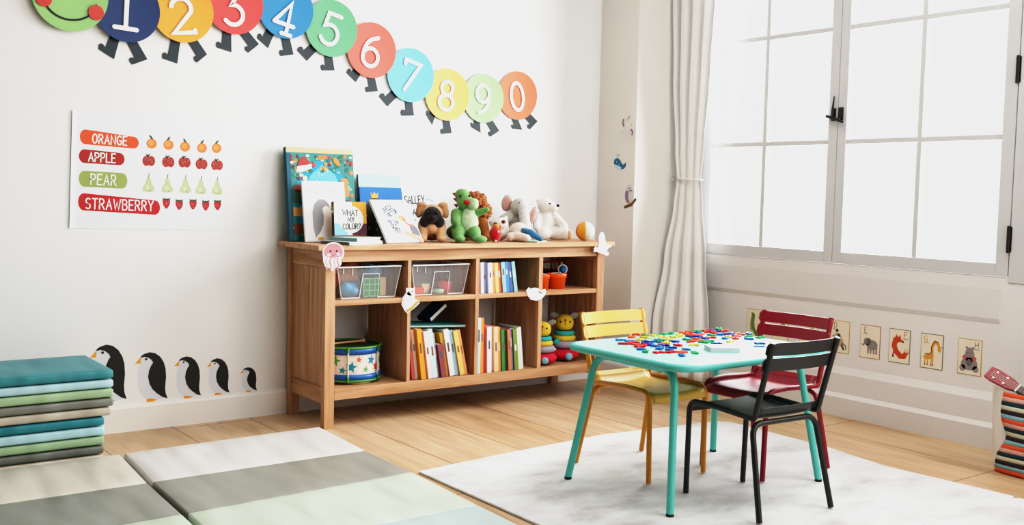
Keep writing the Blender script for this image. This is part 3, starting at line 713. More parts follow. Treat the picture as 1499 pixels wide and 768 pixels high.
mb = MB(); mb.disc(-.004, .004, .030, paper('#8f7f90'), 0, ry=.044); mb.disc(.010, .0, .017, paper('#d9d4d6'), 1, ry=.034); mb.disc(-.002, .045, .022, paper('#dcd9d6'), 1, ry=.020); mb.disc(.004, .044, .0032, BLK, 2); mb.disc(-.01, .044, .0032, BLK, 2); mb.disc(-.003, .036, .005, paper('#e2a54b'), 2)
mb.stroke([(-.03, -.06), (.02, -.045), (.05, -.018)], .016, paper('#6f5740'), 2); mb.disc(.0, -.036, .008, paper('#e2a54b'), 3, ry=.004)
mb.tab(WHT); tag(mb.build('owl_sticker', loc=(XC-.001, -.268, 1.038), rot=RW), 'small mauve owl sticker on a branch, lowest of three on the pier', 'sticker', 'animal stickers on the pier')

# alphabet cards -----------------------------------------------------
cream = paper('#ece2cc')
def card(letter, animal, yc, edge, draw, lx, lcol, label, z=.379):
    mb = MB(); w, h = .109, .157
    mb.plate([(-w/2, -h/2), (w/2, -h/2), (w/2, h/2), (-w/2, h/2)], paper(edge), .0012); q = .003
    mb.poly([(-w/2+q, -h/2+q), (w/2-q, -h/2+q), (w/2-q, h/2-q), (-w/2+q, h/2-q)], cream, 4)
    mb.text(letter, lx, .055, .026, .0028, paper(lcol), 5); mb.stroke([(lx-.014, .036), (lx+.014, .036)], .0025, paper('#7f7768'), 5, caps=False)
    draw(mb)
    tag(mb.build('alphabet_card', loc=(XW-.001, yc, z), rot=RW), label, 'card', 'animal alphabet cards below the window')
def d_croc(m):
    g = paper('#6f8f52'); m.stroke([(-.01, .045), (-.014, .01), (-.008, -.025), (.012, -.05), (.034, -.058)], .022, g, 5)
    m.stroke([(-.012, .03), (-.018, .055)], .012, g, 5); m.disc(-.012, .052, .003, paper('#c5472f'), 7)
    for i in range(7): m.disc(-.026+.004*abs(i-3)*.4, .03-i*.012, .005, g, 6, 8)
def d_plain(col):
    def f(m): m.disc(0, -.02, .03, paper(col), 5, ry=.025); m.disc(.02, .01, .015, paper(col), 5)
    return f
def d_dog(m):
    w_ = paper('#b8a48a'); k = paper('#4b443c'); m.disc(.004, -.02, .016, w_, 5, ry=.028, rot=.35); m.disc(-.014, .006, .013, w_, 5); m.disc(-.004, .004, .009, k, 6, ry=.012); m.stroke([(-.024, .002), (-.034, .0)], .008, w_, 5); m.disc(-.036, .002, .0035, k, 6)
    m.stroke([(-.004, -.03), (-.01, -.058)], .008, w_, 5); m.stroke([(.014, -.04), (.024, -.058)], .010, k, 5); m.stroke([(.018, -.03), (.034, -.04), (.038, -.056)], .005, k, 5); m.disc(-.016, .03, .008, k, 5)
    m.stroke([(-.02, -.008), (-.008, -.012)], .006, paper('#c5472f'), 7)
def d_ele(m):
    g = paper('#918a86'); m.disc(.012, -.014, .030, g, 5, ry=.024); m.disc(-.016, .0, .018, g, 5); m.disc(-.006, .002, .013, paper('#6c6a68'), 6, ry=.015)
    for x in (-.008, .006, .022, .036): m.stroke([(x, -.025), (x, -.052)], .009, g, 5)
    m.stroke([(-.028, -.004), (-.034, -.02), (-.042, -.014)], .006, g, 5)
def d_fox(m):
    r_ = paper('#c4532f'); m.stroke([(-.02, .028), (-.026, .0), (-.014, -.026), (.006, -.042)], .026, r_, 5); m.disc(-.008, .03, .017, r_, 5, ry=.013); m.poly([(-.02, .04), (-.018, .056), (-.008, .042)], r_, 6); m.poly([(-.004, .042), (.004, .054), (.006, .038)], r_, 6)
    m.stroke([(.0, .03), (.018, .022)], .010, r_, 5); m.disc(.02, .022, .004, BLK, 6); m.stroke([(.004, -.046), (.026, -.044), (.038, -.022)], .022, r_, 5); m.disc(.038, -.016, .010, paper('#e8c9a5'), 6); m.stroke([(-.026, -.02), (-.03, -.046)], .007, r_, 5); m.disc(-.03, -.048, .005, BLK, 6)
def d_gir(m):
    y = paper('#dba13e'); b = paper('#8c6230'); m.disc(-.012, -.024, .024, y, 5, ry=.012, rot=.25); m.stroke([(.004, -.02), (.002, .02), (.014, .042), (.03, .036), (.036, .018)], .012, y, 5); m.disc(.036, .012, .008, y, 5, ry=.012)
    for x in (-.03, -.018, .0, .008): m.stroke([(x, -.028), (x-.001, -.06)], .005, y, 5); m.disc(x-.001, -.061, .0035, b, 6, 8)
    m.stroke([(-.03, -.014), (-.01, -.012), (0, -.002), (-.002, .02), (.012, .048), (.03, .044)], .005, b, 6); m.stroke([(-.034, -.02), (-.04, -.034)], .004, y, 5); m.stroke([(.044, .024), (.052, .022)], .0025, b, 6)
def d_hip(m):
    g = paper('#948e8d'); m.disc(0, -.03, .038, g, 5, ry=.028); m.disc(0, .008, .022, g, 5, ry=.034); m.disc(-.03, -.05, .014, g, 5); m.disc(.03, -.05, .014, g, 5); m.disc(-.014, .04, .006, g, 5); m.disc(.014, .04, .006, g, 5)
    m.disc(-.022, -.002, .010, paper('#c06a64'), 6); m.disc(.022, -.006, .010, paper('#c06a64'), 6); m.disc(0, -.024, .012, paper('#716d6c'), 6, ry=.016); m.disc(-.008, .018, .0022, BLK, 7); m.disc(.008, .018, .0022, BLK, 7)
Y0, YS = -.852, -.1687
card('A', 'crocodile', -.856, '#c8ab7c', d_croc, .034, '#7c9a62', 'cream alphabet card with a green crocodile, leftmost of the row', .384)
card('B', 'animal', -1.02, '#c98f5a', d_plain('#a58867'), -.03, '#b86a45', 'alphabet card with an orange top edge, behind the red chair back', .385)
card('C', 'animal', -1.2, '#8b9c6c', d_plain('#c9b48c'), .03, '#7c9a62', 'alphabet card with a green top edge, behind the red chair back', .383)
card('D', 'dog', -1.382, '#d0b060', d_dog, -.026, '#8b7a5c', 'cream alphabet card with a brown dog, beside the red chair back', .382)
card('E', 'elephant', -1.550, '#c4886c', d_ele, -.026, '#c07f6c', 'cream alphabet card with a grey elephant')
card('F', 'fox', -1.704, '#7f8f6c', d_fox, .03, '#c4532f', 'cream alphabet card with a red fox')
card('G', 'giraffe', -1.866, '#7c8468', d_gir, -.03, '#c79a45', 'cream alphabet card with a yellow giraffe', .377)
card('H', 'hippo', -2.044, '#d2ab52', d_hip, .03, '#8b7a6c', 'cream alphabet card with a grey hippo, nearest the striped bag', .377)

# curtain -------------------------------------------------------------
cur = thing('curtain', 'white pleated curtain tied back beside the window', 'curtain', (2.13, -.45, .05))
cm = M('#fbfaf8', rough=.9, noise=.02, scale=30, bump=.06, bscale=500, sheen=.2, key='curtain')
_n = cm.node_tree; _t = _n.nodes.new('ShaderNodeBsdfTranslucent'); _t.inputs['Color'].default_value = (.9, .9, .89, 1); _x = _n.nodes.new('ShaderNodeMixShader'); _x.inputs[0].default_value = .12
_o = [q for q in _n.nodes if q.type == 'OUTPUT_MATERIAL'][0]; _n.links.new(_n.nodes['Principled BSDF'].outputs[0], _x.inputs[1]); _n.links.new(_t.outputs[0], _x.inputs[2]); _n.links.new(_x.outputs[0], _o.inputs['Surface'])
rows = 60; cols_ = 150; vs = []; fs = []
KEY = [(.05, (2.045, -.318), (2.145, -.658), .028), (.34, (2.052, -.318), (2.15, -.642), .026), (.7, (2.105, -.335), (2.165, -.588), .020), (1.0, (2.145, -.352), (2.18, -.535), .011), (1.137, (2.152, -.362), (2.185, -.512), .008), (1.3, (2.145, -.350), (2.18, -.530), .012), (1.7, (2.13, -.335), (2.165, -.575), .022), (2.2, (2.12, -.325), (2.15, -.61), .026), (2.7, (2.12, -.322), (2.145, -.62), .026)]
def kv(z):
    for (a, b) in zip(KEY, KEY[1:]):
        if z <= b[0]:
            t = (z-a[0])/(b[0]-a[0]); t = t*t*(3-2*t)
            L = lambda p, q: (p[0]*(1-t)+q[0]*t, p[1]*(1-t)+q[1]*t)
            return L(a[1], b[1]), L(a[2], b[2]), (a[3]*(1-t)+b[3]*t)*.72
for j in range(rows+1):
    z = .05+(2.68-.05)*j/rows; a, b, am = kv(z); dx, dy = b[0]-a[0], b[1]-a[1]; l = math.hypot(dx, dy); nx, ny = dy/l, -dx/l
    for i in range(cols_+1):
        u = i/cols_; ph = 2*PI*(4.3*u+.10*math.sin(1.7*z)+.22*math.sin(4*u+1))
        o = am*(math.sin(ph)+.3*math.sin(2*ph+1.3)+.10*math.sin(9*u+3*z))
        vs.append((a[0]+dx*u+nx*o-2.13, a[1]+dy*u+ny*o*.6+.45, z-.05))
for j in range(rows):
    for i in range(cols_): a = j*(cols_+1)+i; fs.append((a, a+1, a+cols_+2, a+cols_+1))
o = MB().add(vs, fs, cm, True).build('drape', cur); md = o.modifiers.new('so', 'SOLIDIFY'); md.thickness = .0012
mb = MB(); pth = []
for i in range(24):
    a = 2*PI*i/24; pth.append((.038+.026*math.cos(a)-.0*math.sin(a), .012+.09*math.sin(a), 1.087+.004*math.sin(a)))
mb.tube(pth, .006, cm, 8, closed=True); mb.build('tieback', cur)
hk = MB(); st_m = M('#b9b2a4', rough=.3, metal=.8); hk.torus((0, 0, 0), .014, .003, st_m, 16, 8, xf=Matrix.Translation((.012, .112, 1.087)) @ Matrix.Rotation(PI/2, 4, 'X')); tag(hk.build('tieback_ring', cur), 'small metal tieback ring')

# striped bag and ukulele ---------------------------------------------
bag = thing('toy_bag', 'white paper bag with a striped knitted front in the corner by the photo edge', 'bag', (1.99, -2.6, 0))
def P_(x, y, z): return Vector((x-1.99, y+2.6, z))
pb = paper('#e8e2da'); A0, A1, B0, B1 = (1.915, -2.372), (2.06, -2.275), (1.86, -2.95), (2.03, -2.97)
mb = MB(); z0, z1 = .002, .312; th = .004
T0, T1, U0_, U1_ = (1.925, -2.385), (2.075, -2.25), (1.86, -2.95), (2.03, -2.97)
Q = [[P_(*A0, z0), P_(*A1, z0), P_(*B1, z0), P_(*B0, z0)], [P_(*T0, z1-.006), P_(*T1, z1), P_(*U1_, z1), P_(*U0_, z1)]]
mid = P_(1.935, -2.40, .15)
mb.add([Q[0][0], Q[0][1], Q[1][1], Q[1][0]], [(0, 1, 2, 3)], pb); mb.add([Q[0][1], Q[0][2], Q[1][2], Q[1][1]], [(0, 1, 2, 3)], pb); mb.add([Q[0][2], Q[0][3], Q[1][3], Q[1][2]], [(0, 1, 2, 3)], pb); mb.add([Q[0][3], Q[0][0], Q[1][0], Q[1][3]], [(0, 1, 2, 3)], pb); mb.add(Q[0], [(3, 2, 1, 0)], pb)
o = mb.build('paper_bag', bag, merge=True); md = o.modifiers.new('so', 'SOLIDIFY'); md.thickness = .002; md.offset = -1
STR = ['#e2673f', '#d8a79b', '#25414a', '#c9c6ae', '#3d2f33', '#8eb4b8']
seq = []
for i in range(19): seq.append(STR[i % 6])
hs = .312/19.0
kn = MB(); n = 18; 
def fp(i, z):      # front surface: slightly sagging knitted panel just outside the bag front
    u = i/n; t = z/.312; x = A0[0]*(1-u)+B0[0]*u; y = A0[1]*(1-u)+B0[1]*u
    xt = T0[0]*(1-u)+U0_[0]*u; yt = T0[1]*(1-u)+U0_[1]*u
    X = x*(1-t)+xt*t-.012-.014*math.sin(PI*t)*math.sin(PI*min(1, u*3+.15))-.004*math.sin(t*9+u*8); Y = y*(1-t)+yt*t+.004-.030*math.exp(-((t-.46)/.16)**2)*(1-u)**3
    return P_(X, Y, z)
sub_ = 4
for k in range(19):
    mt = cloth(seq[(18-k) % 6]); za, zb = k*hs+.003, (k+1)*hs+.003; vs = []
    for j in range(sub_+1):
        q = j/sub_; z = za+(zb-za)*q
        for i in range(n+1):
            p = fp(i, z); p.x -= .0018*math.sin(PI*q); p.z += -.010*(i/n)*0; vs.append(p)
    kn.add(vs, [(j*(n+1)+i, j*(n+1)+i+1, (j+1)*(n+1)+i+1, (j+1)*(n+1)+i) for j in range(sub_) for i in range(n)], mt, True)
o = kn.build('knitted_panel', bag); md = o.modifiers.new('so', 'SOLIDIFY'); md.thickness = .006; md.offset = -1
uk = thing('ukulele', 'red toy ukulele sticking its pegged head out of the striped bag', 'instrument', (2.0, -2.27, .366))
ur = M('#8c1324', rough=.3, noise=.03, scale=10, coat=.3); uw = plastic('#e9e2d8')
dirv = Vector((-.03, -.80, -.30)).normalized(); side = Vector((-.62, 0, -.75)).normalized(); nrm = side.cross(dirv).normalized(); side = dirv.cross(nrm).normalized()
X = Matrix((( side.x, dirv.x, nrm.x, 0), (side.y, dirv.y, nrm.y, 0), (side.z, dirv.z, nrm.z, 0), (0, 0, 0, 1)))
hp = [(-.026, 0), (.026, 0), (.03, .03), (.026, .10), (.016, .135), (-.016, .135), (-.026, .10), (-.03, .03)]
mb = MB(); m_ = len(hp); mb.add([(a, b, 0) for a, b in hp]+[(a, b, .013) for a, b in hp], [tuple(reversed(range(m_))), tuple(range(m_, 2*m_))]+[(i, (i+1) % m_, m_+(i+1) % m_, m_+i) for i in range(m_)], ur, xf=X); mb.build('headstock', uk, bevel=.002)
mb = MB().box(-.015, .015, .13, .30, -.006, .011, M('#3a2620', rough=.4), xf=X); tag(mb.build('neck', uk), 'dark neck'); 
mb = MB(); mb.box(-.018, .018, .132, .138, .0, .016, uw, xf=X); tag(mb.build('nut', uk), 'white nut')
bdy = [(a*.9, .30+b) for a, b in [(-.02, 0), (-.06, .01), (-.075, .045), (-.055, .08), (-.085, .125), (-.07, .18), (0, .2), (.07, .18), (.085, .125), (.055, .08), (.075, .045), (.06, .01), (.02, 0)]]
Xb = Matrix.Translation(Vector((0, 0, 0))) @ X
for a, b in ((-.014, .035), (.014, .035), (-.014, .08), (.014, .08)):
    mb = MB(); mb.lathe([(0, .004), (.005, .004), (.005, 0), (0, 0)], uw, 12, (a, b, .013), xf=X); mb.box(a-.007, a+.007, b-.004, b+.004, -.016, -.003, uw, xf=X); mb.tube([(a, b, -.004), (a, b, .002)], .0025, uw, 8, xf=X)
    tag(mb.build('tuning_peg', uk, bevel=.001), 'white tuning peg')
for a in (-.009, -.003, .003, .009): MB().tube([(a*1.2, .02, .017), (a, .135, .0165), (a*.8, .30, .015)], .0006, uw, 6, xf=X).build('string', uk)

# ================================================================== bookcase stickers
def cut(name, label, loc, base, draw, tilt=0, th=.002):
    mb = MB(); mb.plate(base, paper('#f6f4f4'), th); draw(mb)
    return tag(mb.build(name, loc=loc, rot=(0, tilt, 0)), label, 'sticker', 'animal cut-outs on the bookcase edge')
E5 = 5
def jl(m):
    p = paper('#cf8c93'); q = paper('#e3b4bd'); b = paper('#bcd4e8')
    m.poly([(x*.92, z*.92+.002) for x, z in arc(0, .012, .048, .042, -8, 188, 20)+[(-.04, -.006), (0, -.012), (.04, -.006)]], p, 6)
    m.disc(-.016, .018, .0045, BLK, 7); m.disc(.014, .020, .0045, BLK, 7); m.disc(-.022, .002, .009, b, 7, ry=.006); m.disc(.022, .006, .009, b, 7, ry=.006); m.stroke([(-.006, .004), (0, .001), (.006, .004)], .002, paper('#8c4a55'), 7)
    for x, c in ((-.026, q), (-.010, p), (.008, q), (.022, p)): m.stroke([(x, -.012), (x*1.2-.004, -.028), (x*1.1+.005, -.044), (x-.002, -.058)], .0055, c, 6)
cut('jellyfish_cutout', 'pink jellyfish cut-out stuck to the front left corner of the bookcase', (.022, -.4295, .757), arc(0, .012, .051, .045, -20, 200, 22)+[(-.044, -.03), (-.034, -.05), (-.012, -.055), (.002, -.068), (.016, -.052), (.034, -.046), (.042, -.034), (.036, -.016)], jl, .05)
def ow(m):
    c = paper('#d9dae6'); g = paper('#b59a4e'); m.disc(-.012, -.006, .026, c, 6, ry=.040); m.disc(-.002, .036, .019, paper('#e9e9ef'), 6, ry=.018); m.disc(-.009, .036, .003, BLK, 7); m.disc(.008, .036, .003, BLK, 7); m.disc(0, .029, .0035, paper('#e2b54b'), 7)
    m.stroke([(-.014, -.05), (.012, -.036), (.038, -.012)], .012, g, 7)
cut('owl_cutout', 'white owl cut-out on the front of the first divider', (.424, -.4025, .548), [(-.022, .056), (-.012, .050), (.012, .050), (.022, .057), (.022, .022), (.024, 0), (.042, -.004), (.05, -.018), (.02, -.042), (-.016, -.062), (-.028, -.05), (-.046, -.02), (-.04, .012), (-.024, .03)], ow)
def wh(m):
    m.disc(-.01, .004, .045, paper('#edf2f5'), 6, ry=.027); m.stroke([(.02, .010), (.036, .002)], .008, paper('#9c7f6e'), 7); m.stroke([(-.03, -.014), (.02, -.018)], .002, paper('#c9d6de'), 7)
cut('whale_cutout', 'white whale cut-out on the middle shelf edge at the third divider', (1.147, -.4005, .545), [(-.06, .020), (-.052, .026), (-.046, .034), (-.034, .028), (.0, .026), (.03, .012), (.046, .020), (.06, .022), (.066, .010), (.058, -.010), (.04, -.026), (.008, -.034), (-.03, -.028), (-.052, -.006)], wh)
def dp(m): m.stroke([(-.02, .03), (-.008, -.005), (.012, -.03)], .016, paper('#eceef6'), 6); m.disc(-.012, .035, .002, BLK, 7)
cut('dolphin_cutout', 'white dolphin cut-out on the right end of the bookcase top', (1.553, -.4295, .785), [(-.016, .062), (.0, .066), (.012, .05), (.02, .02), (.026, .004), (.062, .0), (.064, -.010), (.04, -.018), (.03, -.034), (.044, -.04), (.048, -.05), (.034, -.058), (.014, -.05), (-.014, -.042), (-.04, -.034), (-.058, -.036), (-.056, -.016), (-.044, -.006), (-.034, -.016), (-.024, .0), (-.028, .03)], dp)
# ================================================================== books
PAGE = paper('#ece4d2')
def book(label, base, rz, lean, w, h, th, cover, spine=None, art=None, group='picture books on top of the bookcase', roll=0):
    """upright book leaning back; base = front bottom left corner, cover faces -y"""
    cov = paper(cover); sp = paper(spine or cover); mb = MB(); c = .0022
    mb.box(0, w, 0, c, 0, h, cov); mb.box(0, w, th-c, th, 0, h, cov); mb.box(0, c, c, th-c, 0, h, sp)
    if spine: mb.box(-.0006, 0, 0, th, 0, h, sp)
    if art:
        a = MB(); art(a, w, h); o = len(mb.v); k0 = [mb.mi(m) for m in a.m]
        mb.v += [Vector((p[0], p[1]-.0003, p[2])) for p in a.v]; mb.f += [([o+i for i in f[0]], k0[f[1]], f[2]) for f in a.f]
    e = mb.build('book', loc=(base[0], base[1], base[2]+th*math.sin(lean)+.0004)); e.rotation_euler = (Matrix.Rotation(rz, 3, 'Z') @ Matrix.Rotation(roll, 3, 'Y') @ Matrix.Rotation(-lean, 3, 'X')).to_euler()
    MB().box(c+.0005, w-.003, c+.0003, th-c-.0003, .002, h-.002, PAGE).build('pages', e)
    return tag(e, label, 'book', group)
ZT = H+.0005
def a_xmas(m, w, h):
    r = random.Random(11); gr = [paper(c) for c in ('#3f8f7c', '#5fa58f', '#2f6f5f')]; 
    def R(x0, x1, z0, z1, mt, l): m.poly([(x0, z0), (x1, z0), (x1, z1), (x0, z1)], mt, l)
    R(0, w, h-.024, h, paper('#d9c196'), 1); R(0, .02, 0, h-.03, paper('#1d5f74'), 1)
    R(.02, w, 0, h-.024, paper('#3f8a86'), 1); m.poly([(.05, .05), (w-.035, .05), (w-.04, h-.15), (w-.085, h-.085), (w*.52, h-.048), (.09, h-.09), (.045, h-.15)], paper('#1f9dbd'), 2)
    m.poly([(.10, .05), (w-.085, .05), (w-.085, h-.150), (w*.70, h-.120), (w*.52, h-.078), (w*.36, h-.120), (.10, h-.150)], paper('#6cc4e2'), 3)
    for i in range(110):
        t = r.random()
        if t < .5: x, z = r.uniform(.02, w-.01), r.uniform(h-.11, h-.035)
        elif t < .75: x, z = r.uniform(w-.055, w-.008), r.uniform(.02, h-.1)
        else: x, z = r.uniform(.022, .075), r.uniform(.02, h-.1)
        m.disc(x, z, r.uniform(.005, .011), paper(r.choice(['#b5373a', '#2f6f5f', '#3f8f7c', '#e9dcc5', '#c98b4f', '#6b2a35', '#2f6f5f', '#8fc0a6', '#e8823f'])), 4+(i % 5)*.5, 12, ry=r.uniform(.005, .011), rot=r.uniform(0, 3))
    for i in range(26): m.disc(r.uniform(.07, w-.06), r.uniform(.2, h-.1), .0028, WHT, 7, 8)
    # red hat with a white brim
    m.poly([(.052, h-.085), (.062, h-.055), (.085, h-.042), (.104, h-.055), (.118, h-.078)], paper('#b8353a'), 8); m.poly([(.048, h-.108), (.050, h-.088), (.12, h-.076), (.122, h-.094), (.06, h-.118)], WHT, 9); m.disc(.132, h-.08, .010, paper('#cf4a50'), 9)
    m.disc(.19, h-.098, .010, paper('#f0a45a'), 9); m.disc(.085, h-.142, .012, paper('#f1dfc0'), 9)
    m.disc(w-.052, h-.155, .020, paper('#c98f5c'), 9); m.disc(w-.045, h-.20, .018, paper('#c98f5c'), 8, ry=.026)
    m.disc(w-.088, h-.06, .024, paper('#ea8a3a'), 8, ry=.012, rot=-.9); m.disc(w*.5, h-.045, .018, paper('#b9824c'), 8, ry=.012)
    for i in range(5): m.stroke([(w-.032, .12+i*.016), (w-.022, .126+i*.016)], .005, paper('#b8353a'), 9)
    m.text('MERRY', w*.545, h-.178, .03, .0046, WHT, 9, 0, .9, .3)
    R(.02, .075, .03, .075, paper('#8a5a3a'), 8); R(.02, .08, .11, .15, paper('#d9a15c'), 8); R(.02, .09, .17, .23, paper('#3a5f4a'), 8); m.disc(.055, h-.19, .03, paper('#8f4a44'), 8, ry=.02)
book('large teal seasonal picture book with a gold top edge, tallest on the bookcase', (-.032, -.115, ZT), 0, .135, .335, .425, .028, '#3f8f7c', '#1d4f60', a_xmas)
def a_peng(m, w, h):
    m.poly([(.002, .002), (w-.002, .002), (w-.002, h-.002), (.002, h-.002)], paper('#f3f4f6'), 1)
    g = paper('#9d9da2'); f = lambda L: [(x*w, z*h) for x, z in L]
    m.poly(f([(.24, .06), (.20, .25), (.20, .48), (.25, .62), (.36, .70), (.50, .70), (.60, .62), (.62, .56), (.52, .60), (.44, .55), (.46, .42), (.44, .28), (.36, .16)]), g, 2)
    m.poly(f([(.36, .16), (.44, .28), (.46, .42), (.44, .55), (.52, .60), (.62, .55), (.66, .40), (.66, .2), (.58, .06), (.34, .04)]), paper('#f8f8f8'), 2); m.disc(.68*w, .56*h, .016, paper('#f1cf86'), 3, ry=.009); m.disc(.57*w, .585*h, .004, paper('#bcbcc0'), 3)
    m.disc(.36*w, .05*h, .016, paper('#e0b040'), 3, ry=.007)
    for i, c in enumerate('PAPERX'): m.text(c, (.16+.13*i)*w, (.80+.05*math.sin(.55*i))*h, .03, .003, paper('#b4cfe0'), 2)
book('white picture book with a pale grey penguin on its cover', (.008, -.188, ZT), -.05, .19, .205, .275, .012, '#f3f4f6', None, a_peng)
def a_what(m, w, h):
    def R(x0, x1, z0, z1, mt, l): m.poly([(x0, z0), (x1, z0), (x1, z1), (x0, z1)], mt, l)
    R(.001, w*.55, .001, h-.001, paper('#e6ecf2'), 1); R(w*.55, w, h*.35, h-.001, paper('#d9992f'), 1); R(w*.55, w, .001, h*.35, paper('#5a1f3a'), 1); R(.001, w*.4, .001, h*.36, paper('#8fd0ea'), 2)
    m.disc(w*.52, h*.47, w*.38, paper('#efefed'), 3, ry=h*.40); k = paper('#3b3d42')
    m.text('WHAT', w*.5, h*.67, .026, .0036, k, 5, -.02, .9, .18); m.text('MY', w*.52, h*.47, .023, .0036, k, 5, 0, .9, .18); m.text('COLOR?', w*.53, h*.27, .024, .0036, k, 5, .02, .85, .16)
wb = book('small picture book with black lettering in a white circle and a black spine', (.112, -.262, ZT+.0305), -.06, .10, .158, .152, .024, '#d9992f', '#1c1c1f', a_what)
mb = MB()
for i, c in enumerate(('#c9a23a', '#e9e4da', '#2f8fb5', '#c9a23a', '#2a8f7c', '#7d2638')): mb.box(-.0012, -.0004, .002, .022, .098+i*.008, .104+i*.008, paper(c))
tag(mb.build('spine_bands', wb), 'coloured bands on the spine')
def a_lb(m, w, h):
    m.poly([(.001, .001), (w-.001, .001), (w-.001, h-.001), (.001, h-.001)], paper('#aedcea'), 1)
    m.text('SCHOOL', w*.5, h-.045, .022, .003, paper('#d9f0f6'), 2, -.02)
book('pale blue picture book standing at the back behind the crown book', (.345, -.075, ZT), 0, .12, .232, .312, .016, '#a8d6e4', '#2f4f52', a_lb)
def a_db(m, w, h):
    m.poly([(.001, .001), (w-.001, .001), (w-.001, h-.001), (.001, h-.001)], paper('#1f6fc0'), 1); r = random.Random(2)
    for i in range(90): m.disc(r.uniform(.01, w-.01), r.uniform(h*.4, h-.01), .0016, paper('#4b93d6'), 2, 6)
    y = paper('#e9b04f'); m.poly([(.062, h-.052), (.058, h-.024), (.068, h-.036), (.078, h-.020), (.087, h-.036), (.098, h-.024), (.095, h-.052)], y, 3)
    m.disc(.080, h-.075, .042, paper('#4a2f2c'), 2, ry=.024); m.disc(.08, h-.115, .034, paper('#d9a68a'), 3)
book('dark blue picture book with a gold crown on its cover', (.330, -.115, ZT), 0, .14, .228, .252, .016, '#1f6fc0', '#123a63', a_db)
def a_dk(m, w, h):
    r = random.Random(5); m.poly([(.001, .001), (w-.001, .001), (w-.001, h-.001), (.001, h-.001)], paper('#27301f'), 1)
    for i in range(24): m.disc(r.uniform(.01, w-.02), r.uniform(.01, h-.015), r.uniform(.004, .012), paper(r.choice(['#5f6b3c', '#8a8a5c', '#b8ad86', '#3d4a2a', '#1d2418'])), 2+i*.1, 10, rot=r.uniform(0, 3), ry=.005)
book('dark green picture book half hidden by the tilted white book', (.300, -.200, ZT), .05, .17, .19, .172, .014, '#27301f', '#1d2418', a_dk)
def a_unc(m, w, h):
    m.poly([(.001, .001), (w-.001, .001), (w-.001, h-.001), (.001, h-.001)], paper('#eef2f6'), 1); k = paper('#3a4653')
    m.text('UNCLE', w*.36, h*.79, .023, .0045, k, 2, .38, .9, .18); m.text('VICTOR', w*.44, h*.675, .022, .0045, k, 2, .34, .9, .18)
    m.text('AND THE', w*.36, h*.475, .016, .0034, k, 2, -.12, .85, .2); m.text('OLD', w*.36, h*.375, .020, .0042, k, 2, -.1, .9, .2); m.text('TREE', w*.38, h*.275, .020, .0042, k, 2, -.1, .9, .2)
    m.disc(w*.66, h*.55, .022, paper('#ef8a62'), 3, ry=.014, rot=-.3); m.disc(w*.60, h*.53, .010, paper('#f3d37c'), 4); m.stroke([(w*.68, h*.52), (w*.74, h*.42), (w*.86, h*.37)], .010, paper('#e9705c'), 3)
    m.disc(w*.87, h*.25, .024, paper('#6f6f76'), 3, ry=.038, rot=.25); m.stroke([(w*.58, h*.23), (w*.76, h*.14), (w*.96, h*.03)], .024, paper('#c79a7c'), 4); m.disc(w*.56, h*.245, .010, paper('#a9b0b6'), 5); m.stroke([(w*.82, h*.14), (w*.97, h*.08)], .012, paper('#e8a59b'), 5)
ul = math.atan2(.12, .19)
book('white picture book tilted far back, with a red bird figure on its cover', (.316, -.380, ZT), .255, ul, .232, .224, .011, '#eef2f6', None, a_unc)
def a_sal(m, w, h):
    m.poly([(.001, .001), (w-.001, .001), (w-.001, h-.001), (.001, h-.001)], paper('#eff3f6'), 1); k = paper('#33383e')
    m.text('SALLEY', w*.32, h-.038, .036, .006, k, 2, .03, .72, .16); m.text('AND THE', w*.32, h-.066, .010, .0015, paper('#8a9299'), 2); m.text('ANSON', w*.46, h-.098, .030, .0058, k, 2, 0, .75, .18)
    m.stroke([(w*.62, h-.035), (w*.72, h-.035), (w*.82, h-.045)], .008, paper('#9cc7e0'), 3); m.disc(.02, h*.5, .03, paper('#a9d0e6'), 2, ry=.05)
book('white picture book with black lettering behind the brown and black plush dog', (.578, -.090, ZT), 0, .17, .215, .235, .010, '#eff3f6', '#3a4a3f', a_sal)
def lying(label, c, rz, w, d, th, cover, spine, z, group='picture books on top of the bookcase', name='book'):
    cov = paper(cover); sp = paper(spine); k = min(.0025, th*.22); mb = MB()
    mb.box(-w/2, w/2, -d/2, d/2, 0, k, cov); mb.box(-w/2, w/2, -d/2, d/2, th-k, th, cov); mb.box(-w/2, -w/2+k, -d/2, d/2, k, th-k, sp); mb.box(-w/2-.0005, -w/2, -d/2, d/2, 0, th, sp)
    e = mb.build(name, loc=(c[0], c[1], z), rot=(0, 0, rz)); MB().box(-w/2+k, w/2-.003, -d/2+.003, d/2-.003, k, th-k, PAGE).build('pages', e); return tag(e, label, 'book', group)
lying('thin book with a dark grey spine lying flat at the bottom of the small pile', (.168, -.325), .36, .225, .165, .013, '#dfe3e2', '#5f625c', ZT)
lying('book with a blue-green spine lying flat on top of the small pile', (.188, -.322), .44, .18, .145, .016, '#cfdcd8', '#7ea3a3', ZT+.0135)

